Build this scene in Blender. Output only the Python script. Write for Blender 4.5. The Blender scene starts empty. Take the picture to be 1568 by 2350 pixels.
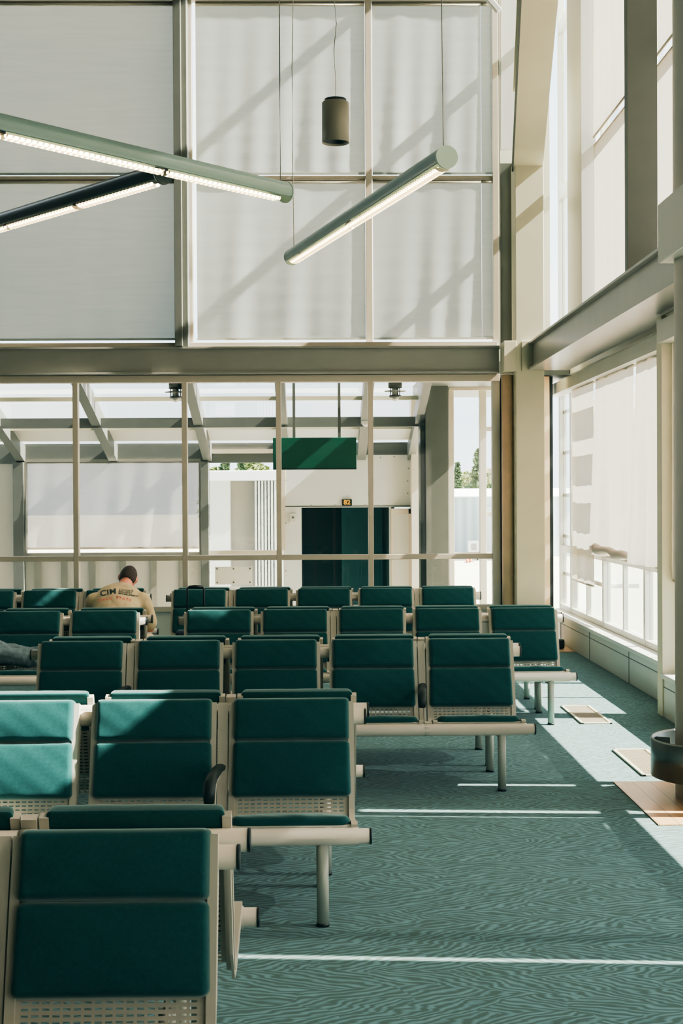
import bpy, bmesh, math, random
from mathutils import Vector, Matrix, Euler
random.seed(7)
PI = math.pi
scn = bpy.context.scene
COL = scn.collection

# ------------------------------------------------------------------ camera
F = 3267.0
CAM = Vector((0, 0, 1.72))
YAW, PITCH, ROLL = 0.0184, 0.0102, -0.0055
CR = Matrix.Rotation(-YAW, 3, 'Z') @ Matrix.Rotation(PI/2 - PITCH, 3, 'X') @ Matrix.Rotation(ROLL, 3, 'Z')
cd = bpy.data.cameras.new('camera'); cam = bpy.data.objects.new('camera', cd); COL.objects.link(cam)
cam.location = CAM; cam.rotation_euler = CR.to_euler()
cd.sensor_fit = 'HORIZONTAL'; cd.sensor_width = 24; cd.lens = F/1568*24
cd.clip_start = .05; cd.clip_end = 2000
scn.camera = cam

def ray(px, py):
    return CR @ Vector(((px-784)/F, (1175-py)/F, -1))
def AY(px, py, Y):
    r = ray(px, py); return CAM + r*(Y/r.y)
def AZ(px, py, Z):
    r = ray(px, py); return CAM + r*((Z-CAM.z)/r.z)
def AX(px, py, X):
    r = ray(px, py); return CAM + r*(X/r.x)

# ------------------------------------------------------------------ materials
def lin(c):
    return tuple(((v/255)/12.92 if v/255 <= .04045 else ((v/255+.055)/1.055)**2.4) for v in c)
def rgba(c): return (*lin(c), 1)
class NT:
    def __init__(s, name):
        m = bpy.data.materials.new(name); m.use_nodes = True; s.m = m; s.t = m.node_tree
        s.t.nodes.clear(); s.out = s.n('ShaderNodeOutputMaterial')
    def n(s, typ, **kw):
        nd = s.t.nodes.new(typ)
        for k, v in kw.items(): setattr(nd, k, v)
        return nd
    def l(s, a, b): s.t.links.new(a, b)
    def math(s, op, a, b=None, c=None):
        nd = s.n('ShaderNodeMath', operation=op)
        for i, v in enumerate((a, b, c)):
            if v is None: continue
            if isinstance(v, (int, float)): nd.inputs[i].default_value = v
            else: s.l(v, nd.inputs[i])
        return nd.outputs[0]
    def mix(s, f, a, b):
        nd = s.n('ShaderNodeMix', data_type='RGBA')
        for i, v in ((0, f), (6, a), (7, b)):
            if isinstance(v, (int, float)): nd.inputs[i].default_value = v
            elif isinstance(v, tuple): nd.inputs[i].default_value = v
            else: s.l(v, nd.inputs[i])
        return nd.outputs[2]
    def ramp(s, f, stops):
        nd = s.n('ShaderNodeValToRGB'); s.l(f, nd.inputs[0])
        e = nd.color_ramp.elements
        while len(e) < len(stops): e.new(.5)
        for i, (p, c) in enumerate(stops): e[i].position = p; e[i].color = c
        return nd.outputs[0]
    def noise(s, vec, scale, detail=2, rough=.5):
        nd = s.n('ShaderNodeTexNoise'); nd.inputs['Scale'].default_value = scale
        nd.inputs['Detail'].default_value = detail; nd.inputs['Roughness'].default_value = rough
        if vec is not None: s.l(vec, nd.inputs['Vector'])
        return nd.outputs[0]

def pbr(name, c, rough=.5, metal=0, var=.06, scale=6, bump=0, bscale=200, sheen=0, spec=.5, emit=None, es=0):
    t = NT(name); b = t.n('ShaderNodeBsdfPrincipled')
    tc = t.n('ShaderNodeTexCoord').outputs['Object']
    nz = t.noise(tc, scale, 3)
    a = rgba(tuple(v*(1-var) for v in c)); d = rgba(tuple(min(255, v*(1+var)) for v in c))
    t.l(t.mix(nz, a, d), b.inputs['Base Color'])
    b.inputs['Roughness'].default_value = rough; b.inputs['Metallic'].default_value = metal
    b.inputs['Specular IOR Level'].default_value = spec
    if sheen:
        b.inputs['Sheen Weight'].default_value = sheen; b.inputs['Sheen Roughness'].default_value = .4
        b.inputs['Sheen Tint'].default_value = (.75, .9, .85, 1)
    if bump:
        bn = t.n('ShaderNodeBump'); bn.inputs['Strength'].default_value = bump; bn.inputs['Distance'].default_value = .002
        t.l(t.noise(tc, bscale, 2), bn.inputs['Height']); t.l(bn.outputs[0], b.inputs['Normal'])
    if emit:
        b.inputs['Emission Color'].default_value = rgba(emit); b.inputs['Emission Strength'].default_value = es
    t.l(b.outputs[0], t.out.inputs[0]); return t.m

M = {}
M['fabric'] = pbr('teal_upholstery', (30, 73, 73), .9, var=.14, scale=90, bump=.35, bscale=620, sheen=.7, spec=.15)
M['metal'] = pbr('cream_painted_metal', (192, 186, 171), .42, var=.02, scale=3)
M['leg'] = pbr('pale_grey_painted_steel', (176, 178, 166), .38, var=.02)
M['cap'] = pbr('black_plastic', (18, 24, 26), .45)
M['armpad'] = pbr('dark_moulded_armrest', (26, 34, 30), .5)
M['frame'] = pbr('warm_grey_window_frame', (196, 186, 168), .45, var=.03)
M['steel'] = pbr('grey_painted_steel', (144, 142, 132), .5, var=.05, scale=3)
M['steel_mid'] = pbr('mid_grey_painted_steel', (104, 106, 100), .5, var=.05)
M['steel_gloss'] = pbr('glossy_grey_painted_steel', (152, 148, 138), .28, var=.06, scale=4)
M['steel_dark'] = pbr('dark_olive_painted_steel', (96, 97, 88), .5, var=.05)
M['cream'] = pbr('cream_painted_steel', (206, 202, 178), .5, var=.03, scale=3)
M['white'] = pbr('off_white_panel', (205, 206, 198), .45, var=.03, scale=2)
M['panel'] = pbr('pale_grey_wall_panel', (196, 195, 184), .4, var=.03, scale=2)
M['darkgap'] = pbr('dark_rubber_gasket', (20, 24, 22), .6)
M['wood'] = pbr('maple_veneer', (236, 202, 164), .5, var=.08, scale=5)
M['stainless'] = pbr('brushed_stainless_steel', (132, 136, 132), .42, 1, var=.05, scale=20)
M['lamp_green'] = pbr('sage_green_enamel', (120, 140, 132), .3, var=.02)
M['lamp_dark'] = pbr('dark_green_enamel', (28, 44, 44), .3, var=.02)
M['lamp_cap'] = pbr('pale_sage_enamel', (176, 196, 182), .35, var=.02)
M['louvre'] = pbr('cream_louvre_blades', (225, 218, 196), .4, var=.02)
M['tube_light'] = pbr('glowing_fluorescent_tube', (255, 235, 205), .5, emit=(255, 222, 180), es=16)
M['bronze'] = pbr('taupe_metal_shade', (126, 120, 104), .4, var=.03)
M['wire'] = pbr('grey_cable', (196, 192, 180), .5)
M['sign_green'] = pbr('dark_green_sign_enamel', (10, 82, 62), .4, var=.03)
M['sign_side'] = pbr('black_green_sign_edge', (8, 34, 32), .4)
M['bellows'] = pbr('teal_bellows_fabric', (24, 84, 86), .6)
M['tunnel'] = pbr('dark_teal_fabric_tunnel', (14, 52, 52), .6)
M['black'] = pbr('black_enamel', (12, 16, 16), .4)
M['yellow'] = pbr('amber_sign_paint', (235, 170, 40), .5)
M['skin'] = pbr('skin', (205, 142, 114), .55, var=.06, scale=12)
M['hair'] = pbr('short_dark_brown_hair', (62, 48, 40), .85, var=.25, scale=120, bump=1, bscale=400)
M['shirt'] = pbr('sand_cotton', (186, 172, 138), .9, var=.05, scale=14, bump=.2, bscale=300)
M['shorts'] = pbr('beige_cotton', (200, 182, 150), .9, var=.05)
M['ink_green'] = pbr('dark_green_print', (34, 54, 50), .8)
M['ink_red'] = pbr('red_print', (205, 96, 76), .8)
M['denim'] = pbr('washed_blue_denim', (112, 126, 130), .9, var=.22, scale=18, bump=.5, bscale=260)
M['shoe'] = pbr('grey_shoe', (90, 92, 94), .7)
M['navy'] = pbr('navy_nylon', (22, 34, 48), .7, var=.1)
M['roofwhite'] = pbr('white_roof_sheet', (236, 238, 236), .5, var=.02)
M['bark'] = pbr('brown_bark', (80, 66, 50), .9)
M['foliage'] = pbr('dark_conifer_needles', (74, 92, 62), .9, var=.25, scale=.8)
M['foliage2'] = pbr('olive_leaves', (104, 116, 70), .9, var=.25, scale=.8)
M['orange'] = pbr('orange_rubber', (226, 112, 60), .6)
M['dome'] = pbr('white_globe_glass', (230, 228, 216), .3)

def mat_floor():
    t = NT('teal_grass_pattern_carpet'); b = t.n('ShaderNodeBsdfPrincipled')
    tc = t.n('ShaderNodeTexCoord').outputs['Object']
    sp = t.n('ShaderNodeSeparateXYZ'); t.l(tc, sp.inputs[0]); x, y = sp.outputs[0], sp.outputs[1]
    def layer(sc, off, wl, seed):
        mp = t.n('ShaderNodeMapping'); mp.inputs['Location'].default_value = (off, off*1.7, 0)
        mp.inputs['Scale'].default_value = (.62, 1.35, 1)
        t.l(tc, mp.inputs[0])
        # wobble the cell borders
        wob = t.n('ShaderNodeTexNoise'); wob.inputs['Scale'].default_value = 9; t.l(mp.outputs[0], wob.inputs['Vector'])
        va = t.n('ShaderNodeVectorMath', operation='MULTIPLY_ADD'); t.l(wob.outputs['Color'], va.inputs[0])
        va.inputs[1].default_value = (.10, .10, 0); t.l(mp.outputs[0], va.inputs[2])
        v = t.n('ShaderNodeTexVoronoi', voronoi_dimensions='2D'); v.inputs['Scale'].default_value = sc
        t.l(va.outputs[0], v.inputs['Vector'])
        sc3 = t.n('ShaderNodeSeparateColor'); t.l(v.outputs['Color'], sc3.inputs[0])
        rel = t.n('ShaderNodeVectorMath', operation='SUBTRACT'); t.l(va.outputs[0], rel.inputs[0]); t.l(v.outputs['Position'], rel.inputs[1])
        rs = t.n('ShaderNodeSeparateXYZ'); t.l(rel.outputs[0], rs.inputs[0])
        rx = t.math('DIVIDE', rs.outputs[0], .62); ry = t.math('DIVIDE', rs.outputs[1], 1.35)
        sign = t.math('SUBTRACT', t.math('MULTIPLY', t.math('GREATER_THAN', sc3.outputs[0], .5), 2), 1)
        a = t.math('MULTIPLY', sign, t.math('MULTIPLY_ADD', sc3.outputs[1], .5, .22))
        sa, ca = t.math('SINE', a), t.math('COSINE', a)
        vv = t.math('SUBTRACT', t.math('MULTIPLY', ry, ca), t.math('MULTIPLY', rx, sa))
        uu = t.math('ADD', t.math('MULTIPLY', ry, sa), t.math('MULTIPLY', rx, ca))
        cb = t.n('ShaderNodeCombineXYZ'); t.l(t.math('MULTIPLY', uu, 6), cb.inputs[0]); t.l(t.math('MULTIPLY', vv, 30), cb.inputs[1])
        t.l(t.math('MULTIPLY', sc3.outputs[2], 30), cb.inputs[2])
        nz = t.noise(cb.outputs[0], 1, 2)
        ph = t.math('ADD', t.math('MULTIPLY', vv, 2*PI/wl), t.math('MULTIPLY', nz, 3.5))
        s = t.math('ADD', t.math('SINE', ph), t.math('MULTIPLY', t.math('SUBTRACT', nz, .5), 2.6))
        return s
    s = layer(5.0, 0, .031, 1)
    fine = t.noise(tc, 420, 2)
    s = t.math('ADD', s, t.math('MULTIPLY', t.math('SUBTRACT', fine, .5), 1.2))
    f = t.ramp(t.math('MULTIPLY_ADD', s, .35, .42), [(.18, (0, 0, 0, 1)), (.82, (1, 1, 1, 1))])
    big = t.noise(tc, .7, 2)
    dark = t.mix(big, rgba((64, 90, 90)), rgba((82, 104, 96)))
    c = t.mix(f, dark, rgba((108, 144, 148)))
    t.l(c, b.inputs['Base Color']); b.inputs['Roughness'].default_value = .95; b.inputs['Specular IOR Level'].default_value = .1
    b.inputs['Sheen Weight'].default_value = .15
    bn = t.n('ShaderNodeBump'); bn.inputs['Strength'].default_value = .5; bn.inputs['Distance'].default_value = .003
    t.l(fine, bn.inputs['Height']); t.l(bn.outputs[0], b.inputs['Normal'])
    t.l(b.outputs[0], t.out.inputs[0]); return t.m
M['carpet'] = mat_floor()

def mat_planks():
    t = NT('maple_plank_floor'); b = t.n('ShaderNodeBsdfPrincipled')
    tc = t.n('ShaderNodeTexCoord').outputs['Object']
    sp = t.n('ShaderNodeSeparateXYZ'); t.l(tc, sp.inputs[0])
    fx = t.math('DIVIDE', sp.outputs[0], .105)
    fr = t.math('FRACT', t.math('ADD', fx, 50)); idn = t.math('FLOOR', t.math('ADD', fx, 50))
    wn = t.n('ShaderNodeTexWhiteNoise', noise_dimensions='1D'); t.l(idn, wn.inputs['W'])
    mp = t.n('ShaderNodeMapping'); mp.inputs['Scale'].default_value = (40, 2.5, 1); t.l(tc, mp.inputs[0])
    g = t.math('ADD', t.math('MULTIPLY', wn.outputs[0], .6), t.math('MULTIPLY', t.noise(mp.outputs[0], 1, 3), .4))
    c = t.mix(g, rgba((196, 150, 104)), rgba((222, 184, 138)))
    seam = t.math('LESS_THAN', fr, .035)
    t.l(t.mix(seam, c, rgba((110, 84, 56))), b.inputs['Base Color']); b.inputs['Roughness'].default_value = .3
    t.l(b.outputs[0], t.out.inputs[0]); return t.m
M['planks'] = mat_planks()

def mat_perf():
    """painted steel pierced by rows of short horizontal slots (UV in metres)"""
    t = NT('perforated_cream_metal'); b = t.n('ShaderNodeBsdfPrincipled')
    b.inputs['Base Color'].default_value = rgba((192, 186, 171)); b.inputs['Roughness'].default_value = .42
    uv = t.n('ShaderNodeUVMap').outputs[0]; sp = t.n('ShaderNodeSeparateXYZ'); t.l(uv, sp.inputs[0])
    u, v = sp.outputs[0], sp.outputs[1]
    fu = t.math('FRACT', t.math('DIVIDE', t.math('ADD', u, 10), .0272)); fv = t.math('FRACT', t.math('DIVIDE', v, .0165))
    a = t.math('LESS_THAN', t.math('ABSOLUTE', t.math('SUBTRACT', fu, .5)), .34)
    c = t.math('LESS_THAN', t.math('ABSOLUTE', t.math('SUBTRACT', fv, .5)), .17)
    e = t.math('LESS_THAN', t.math('ABSOLUTE', u), .232)
    hole = t.math('MULTIPLY', t.math('MULTIPLY', a, c), e)
    g = t.math('GREATER_THAN', v, .09); hole = t.math('MULTIPLY', hole, g)
    tr = t.n('ShaderNodeBsdfTransparent'); mx = t.n('ShaderNodeMixShader')
    t.l(hole, mx.inputs[0]); t.l(b.outputs[0], mx.inputs[1]); t.l(tr.outputs[0], mx.inputs[2]); t.l(mx.outputs[0], t.out.inputs[0])
    return t.m
M['perf'] = mat_perf()

def mat_shade(name, c, trans=.5, clear=.05, weave=.04):
    t = NT(name)
    tc = t.n('ShaderNodeTexCoord').outputs['Object']
    mp = t.n('ShaderNodeMapping'); mp.inputs['Scale'].default_value = (1.2, 1.2, 22); t.l(tc, mp.inputs[0])
    nz = t.noise(mp.outputs[0], 1, 3)
    col = t.mix(nz, rgba(tuple(v*(1-weave) for v in c)), rgba(tuple(min(255, v*(1+weave)) for v in c)))
    d = t.n('ShaderNodeBsdfDiffuse'); tl = t.n('ShaderNodeBsdfTranslucent'); tr = t.n('ShaderNodeBsdfTransparent')
    t.l(col, d.inputs[0]); t.l(col, tl.inputs[0])
    m1 = t.n('ShaderNodeMixShader'); m1.inputs[0].default_value = trans; t.l(d.outputs[0], m1.inputs[1]); t.l(tl.outputs[0], m1.inputs[2])
    m2 = t.n('ShaderNodeMixShader'); m2.inputs[0].default_value = clear; t.l(m1.outputs[0], m2.inputs[1]); t.l(tr.outputs[0], m2.inputs[2])
    t.l(m2.outputs[0], t.out.inputs[0]); return t.m
M['shade'] = mat_shade('grey_solar_mesh_blind', (196, 196, 186), .42, .035)
M['shade_back'] = mat_shade('grey_back_wall_blind', (174, 180, 173), .19, .03)
M['shade_side'] = mat_shade('cream_solar_mesh_blind', (206, 198, 187), .28, .03, .02)
M['shade_corr'] = mat_shade('grey_see_through_blind', (138, 138, 130), .24, .12)

def mat_glass():
    t = NT('clear_window_glass')
    tr = t.n('ShaderNodeBsdfTransparent'); tr.inputs[0].default_value = (.985, .985, .98, 1)
    gl = t.n('ShaderNodeBsdfGlossy'); gl.inputs['Roughness'].default_value = .02
    lw = t.n('ShaderNodeLayerWeight'); lw.inputs[0].default_value = .35
    f = t.math('MULTIPLY_ADD', lw.outputs['Fresnel'], .35, .01)
    mx = t.n('ShaderNodeMixShader'); t.l(f, mx.inputs[0]); t.l(tr.outputs[0], mx.inputs[1]); t.l(gl.outputs[0], mx.inputs[2])
    t.l(mx.outputs[0], t.out.inputs[0]); return t.m
M['glass'] = mat_glass()

def mat_stripes(name, c1, c2, axis, wl, rough=.5):
    t = NT(name); b = t.n('ShaderNodeBsdfPrincipled')
    tc = t.n('ShaderNodeTexCoord').outputs['Object']; sp = t.n('ShaderNodeSeparateXYZ'); t.l(tc, sp.inputs[0])
    s = t.math('SINE', t.math('MULTIPLY', sp.outputs[axis], 2*PI/wl))
    f = t.math('MULTIPLY_ADD', s, .5, .5)
    t.l(t.mix(f, rgba(c1), rgba(c2)), b.inputs['Base Color']); b.inputs['Roughness'].default_value = rough
    t.l(b.outputs[0], t.out.inputs[0]); return t.m
M['corr_blue'] = mat_stripes('pale_blue_corrugated_cladding', (150, 172, 178), (184, 200, 204), 0, .9)
M['grille'] = mat_stripes('cream_floor_grille', (92, 90, 78), (206, 200, 178), 0, .012)
M['vent'] = pbr('cream_vent_slats', (176, 166, 140), .5)
M['concrete'] = pbr('pale_apron_concrete', (196, 192, 178), .9, var=.06, scale=.05)

# ------------------------------------------------------------------ mesh helpers
class MB:
    def __init__(s): s.v = []; s.f = []; s.sm = []
    def add(s, vs, fs, smooth=False):
        o = len(s.v); s.v += [Vector(p) for p in vs]; s.f += [tuple(i+o for i in f) for f in fs]; s.sm += [smooth]*len(fs); return s
    def box(s, a, b):
        x0, x1 = sorted((a[0], b[0])); y0, y1 = sorted((a[1], b[1])); z0, z1 = sorted((a[2], b[2]))
        return s.add([(x0,y0,z0),(x1,y0,z0),(x1,y1,z0),(x0,y1,z0),(x0,y0,z1),(x1,y0,z1),(x1,y1,z1),(x0,y1,z1)],
              [(0,3,2,1),(4,5,6,7),(0,1,5,4),(1,2,6,5),(2,3,7,6),(3,0,4,7)])
    def bar(s, p, q, w, h, up=(0, 0, 1)):
        p, q = Vector(p), Vector(q); d = (q-p).normalized(); u = Vector(up)
        sx = d.cross(u).normalized()*w/2; sy = sx.cross(d).normalized()*h/2
        vs = [p-sx-sy, p+sx-sy, p+sx+sy, p-sx+sy, q-sx-sy, q+sx-sy, q+sx+sy, q-sx+sy]
        return s.add(vs, [(0,1,2,3)[::-1],(4,5,6,7),(0,1,5,4),(1,2,6,5),(2,3,7,6),(3,0,4,7)])
    def tube(s, pts, r, n=16, caps=True, ry=None, up=(0, 0, 1)):
        pts = [Vector(p) for p in pts]; rs = r if isinstance(r, (list, tuple)) else [r]*len(pts)
        rys = ry if ry is not None else rs
        o = len(s.v); prev = None
        for i, p in enumerate(pts):
            d = ((pts[min(i+1, len(pts)-1)] - pts[max(i-1, 0)])).normalized()
            a = d.cross(Vector(up))
            if a.length < 1e-3: a = prev if prev is not None else d.cross(Vector((0, 1, 0)))
            a = (a - d*a.dot(d)).normalized(); prev = a
            b = d.cross(a)
            for k in range(n):
                t = 2*PI*k/n; s.v.append(p + a*math.cos(t)*rs[i] + b*math.sin(t)*rys[i])
        for i in range(len(pts)-1):
            for k in range(n):
                k2 = (k+1) % n; s.f.append((o+i*n+k, o+i*n+k2, o+(i+1)*n+k2, o+(i+1)*n+k)); s.sm.append(True)
        if caps:
            s.f.append(tuple(o+k for k in range(n))[::-1]); s.sm.append(False)
            s.f.append(tuple(o+(len(pts)-1)*n+k for k in range(n))); s.sm.append(False)
        return s
    def lathe(s, c, prof, n=32):
        """profile of (r, z) turned about the vertical through c"""
        c = Vector(c); o = len(s.v)
        for r, z in prof:
            for k in range(n):
                t = 2*PI*k/n; s.v.append(c + Vector((r*math.cos(t), r*math.sin(t), z)))
        for i in range(len(prof)-1):
            for k in range(n):
                k2 = (k+1) % n; s.f.append((o+i*n+k, o+i*n+k2, o+(i+1)*n+k2, o+(i+1)*n+k)); s.sm.append(True)
        return s
    def ball(s, c, r, n=16, m=10):
        rx, ry, rz = r if isinstance(r, tuple) else (r, r, r); c = Vector(c); o = len(s.v)
        s.v.append(c+Vector((0, 0, -rz)))
        for i in range(1, m):
            a = -PI/2+PI*i/m
            for k in range(n):
                t = 2*PI*k/n; s.v.append(c+Vector((rx*math.cos(a)*math.cos(t), ry*math.cos(a)*math.sin(t), rz*math.sin(a))))
        s.v.append(c+Vector((0, 0, rz))); top = len(s.v)-1
        for k in range(n):
            k2 = (k+1) % n
            s.f.append((o, o+1+k2, o+1+k)); s.sm.append(True)
            for i in range(m-2):
                s.f.append((o+1+i*n+k, o+1+i*n+k2, o+1+(i+1)*n+k2, o+1+(i+1)*n+k)); s.sm.append(True)
            s.f.append((o+1+(m-2)*n+k, o+1+(m-2)*n+k2, top)); s.sm.append(True)
        return s
    def prism(s, poly, d, plane='XY', base=0.0):
        """extrude polygon; plane XY (along z), XZ (along y), YZ (along x)"""
        n = len(poly)
        def P(a, b, c):
            return {'XY': (a, b, c), 'XZ': (a, c, b), 'YZ': (c, a, b)}[plane]
        vs = [P(a, b, base) for a, b in poly]+[P(a, b, base+d) for a, b in poly]
        fs = [tuple(range(n))[::-1], tuple(range(n, 2*n))]+[(i, (i+1) % n, n+(i+1) % n, n+i) for i in range(n)]
        return s.add(vs, fs)
    def quad(s, pts): return s.add(pts, [(0, 1, 2, 3)])
    def mesh(s, name, mat, recalc=True):
        me = bpy.data.meshes.new(name); me.from_pydata([tuple(v) for v in s.v], [], s.f)
        me.polygons.foreach_set('use_smooth', s.sm)
        if recalc:
            bm = bmesh.new(); bm.from_mesh(me); bmesh.ops.recalc_face_normals(bm, faces=bm.faces); bm.to_mesh(me); bm.free()
        if mat: me.materials.append(mat)
        me.update(); return me
    def build(s, name, mat, parent=None, bevel=0, segs=2, loc=None):
        me = s.mesh(name, mat); o = bpy.data.objects.new(name, me); COL.objects.link(o)
        if parent is not None: o.parent = parent
        if loc is not None: o.location = loc
        if bevel:
            md = o.modifiers.new('bevel', 'BEVEL'); md.width = bevel; md.segments = segs; md.limit_method = 'ANGLE'; md.angle_limit = .7
        return o

def tag(o, label=None, cat=None, group=None, kind=None):
    if label: o['label'] = label
    if cat: o['category'] = cat
    if group: o['group'] = group
    if kind: o['kind'] = kind
    return o
def struct(name, mb, mat, bevel=0, parent=None, label=None, cat=None):
    o = mb.build(name, mat, parent, bevel)
    if parent is None:
        o['kind'] = 'structure'
        o['label'] = label or name.replace('_', ' '); o['category'] = cat or name.split('_')[0]
    return o
def thing(name, loc, label, cat, group=None, rz=0, kind=None):
    o = bpy.data.objects.new(name, None); COL.objects.link(o); o.location = loc; o.rotation_euler.z = rz
    o.empty_display_size = .1
    return tag(o, label, cat, group, kind)
def copy_tree(o, parent=None):
    c = o.copy(); COL.objects.link(c)
    if parent is not None: c.parent = parent
    for ch in list(o.children): copy_tree(ch, c)
    return c

# ------------------------------------------------------------------ room shell
BY = 16.5                      # back glazing plane
S = dict(label=None)
struct('floor', MB().box((-9, -5, -.12), (2.99, 16.9, 0)), M['carpet'], label='teal carpet with a pale brushed grass pattern', cat='floor')
struct('ceiling', MB().box((-9, -5, 11.5), (3.4, 17.6, 11.7)), M['white'], label='white ceiling high over the departure lounge', cat='ceiling')
struct('wall_rear', MB().box((-9, -5.2, -.12), (3.4, -5, 11.5)), M['steel_dark'], label='plain dark wall behind the seating', cat='wall')
struct('wall_left', MB().box((-9.2, -5, -.12), (-9, 16.9, 11.5)), M['steel_dark'], label='plain dark wall at the left end', cat='wall')

# carpet edge strips of wood
struct('floor_wood_corner', MB().box((2.15, 15.65, .001), (2.86, 16.9, .006)), M['planks'], label='strip of maple flooring in the far corner by the column', cat='floor')
struct('floor_wood_patch', MB().box((1.78, 7.37, .001), (2.69, 8.50, .006)), M['planks'], label='square of maple plank flooring around the near round column', cat='floor')

# ---- back wall, lower glazing
z_sill, z_rail, z_head = .46, 1.03, 3.06
mull = [-9, -7.8, -6.5, -5.2, -4.0, -2.76, -1.505, -.42, .645, 2.10]
low = thing('window_1', (0, BY, 0), 'long lower glazed screen looking into the gate corridor', 'window', kind='structure')
fr = MB()
for i, x in enumerate(mull[:-1]):
    w = .03
    fr.box((x-w, -.05, 0), (x+w, .07, z_head))
for z, h in ((z_rail, .03), (z_head+.035, .04), (z_sill-.02, .03), (.05, .05)):
    fr.box((-9, -.046 if h != .04 else -.08, z-h), (2.143, .066, z+h))
fr.build('window_frame', M['frame'], low, bevel=.004)
MB().box((2.055, -.055, 0), (2.145, .07, z_head)).build('end_post', M['white'], low, bevel=.004)  # whiter than the other mullions to make up for the shade here
MB().box((-9, .0, .02), (2.1, .03, z_sill-.02)).build('lower_panel', M['panel'], low)
for a, b in zip(mull[4:-1], mull[5:]):
    MB().box((a+.03, .015, z_sill), (b-.03, .021, z_rail-.03)).build('pane', M['glass'], low)
    MB().box((a+.03, .015, z_rail+.03), (b-.03, .021, z_head)).build('pane', M['glass'], low)

# ---- steel beam across the back wall
bz0, bz1 = 3.14, 3.45
def ibeam_x(x0, x1, y0, y1, z0, z1, t=.022):
    m = MB(); yc = (y0+y1)/2+.04
    m.box((x0, y0, z0), (x1, y1, z0+t)); m.box((x0, y0, z1-t), (x1, y1, z1)); m.box((x0, y0+.045, z0+t), (x1, yc, z1-t)); return m
b = struct('steel_beam', ibeam_x(-9, 2.12, 16.28, 16.62, bz0, bz1), M['steel'], label='grey steel beam running across the back wall', cat='beam')

# ---- back wall upper glazing
up = thing('window_2', (0, BY, 0), 'tall upper window wall at the back covered by grey blinds', 'window', kind='structure')
fr = MB()
for x0, x1 in ((-9, -8.9), (-6.6, -6.53), (-3.94, -3.87), (-1.44, -1.40), (.605, .68), (2.08, 2.15)):
    fr.box((x0, .02, 3.45), (x1, .12, 11.5))
fr.box((-9, -.05, 3.45), (2.12, .12, 3.515))
fr.box((-9, .05, 5.415), (2.12, .12, 5.455))
fr.box((-9, .015, 7.47), (2.12, .12, 7.56))
fr.build('window_frame', M['frame'], up, bevel=.004)
for x0, x1 in ((-6.53, -3.94), (-3.87, -1.44), (-1.40, .605), (.68, 2.08)):
    MB().box((x0, .085, 3.515), (x1, .092, 7.47)).build('pane', M['glass'], up)
    MB().box((x0, .06, 7.56), (x1, .10, 11.5)).build('spandrel_panel', M['panel'], up)
struct('steel_column', MB().box((-1.585, 16.22, 3.45), (-1.50, 16.56, 11.5)).box((-1.50, 16.30, 3.45), (-1.44, 16.52, 11.5)), M['steel_dark'], bevel=.004,
       label='dark grey steel post dividing the upper back windows', cat='column')

def shade_mesh(u0, u1, z0, z1, n=44, m=34, folds=.006, seed=0, drop=0, wedge=0):
    """a hanging cloth in local (u, depth, z): gentle vertical folds that grow to the free hem"""
    rnd = random.Random(seed); ks = [(rnd.uniform(6, 22), rnd.uniform(0, 6), rnd.uniform(.3, 1)) for _ in range(5)]
    mb = MB(); vs = []; fs = []
    for j in range(m+1):
        v = j/m; z = z1+(z0-z1)*v
        for i in range(n+1):
            u = u0+(u1-u0)*i/n
            d = sum(a*math.sin(k*u+p+v*1.5) for k, p, a in ks)/3*folds*(.2+.8*v**1.4)
            d += .0008*math.sin(31*z+seed)*(.3+.7*v)
            if wedge:
                e = (u1-u)/(u1-u0); wv = .04+.34*v
                if e < wv: d += wedge*v*(1-e/wv)  # inward curl shaped to imitate the dark shadow wedge on the cloth
            vs.append((u, d, z - drop*v*(i/n) ))
    for j in range(m):
        for i in range(n):
            a = j*(n+1)+i; fs.append((a, a+1, a+n+2, a+n+1))
    return mb.add(vs, fs, True)

def shade_back(x0, x1, z0, z1, label, group, seed, Y=16.535, mat='shade_back'):
    o = thing('roller_blind', ((x0+x1)/2, Y, z0), label, 'blind', group)
    h = z1-z0; w = (x1-x0)/2
    me = shade_mesh(-w, w, .02, h-.03, seed=seed, folds=.02).build('fabric', M[mat], o)
    MB().tube([(-w, .012, h-.03), (w, .012, h-.03)], .02, 12).build('roller_tube', M['frame'], o)
    MB().box((-w, -.012, h-.012), (w, .04, h)).build('headrail', M['bronze'], o)
    MB().box((-w, -.008, 0), (w, .008, .025)).build('hem_bar', M['shade_back'], o)
    return o
cols = [(-6.51, -3.96), (-3.85, -1.60), (-1.355, .600), (.685, 1.950)]
nm = ['far left bay mostly outside the frame', 'wide bay left of the dark steel post', 'middle bay behind the cylinder pendant', 'right-hand bay of the back window']
for i, (a, b) in enumerate(cols):
    shade_back(a, b, 5.46, 7.46, 'upper grey roller blind in the %s' % nm[i], 'grey blinds of the upper back windows', i+1)
    shade_back(a, b, 3.55, 5.41, 'lower grey roller blind in the %s' % nm[i], 'grey blinds of the upper back windows', i+11)
shade_back(1.952, 2.078, 5.46, 7.46, 'narrow upper strip of grey blind beside the corner column', 'grey blinds of the upper back windows', 21)
shade_back(1.952, 2.078, 3.55, 5.41, 'narrow lower strip of grey blind beside the corner column', 'grey blinds of the upper back windows', 22)

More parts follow.
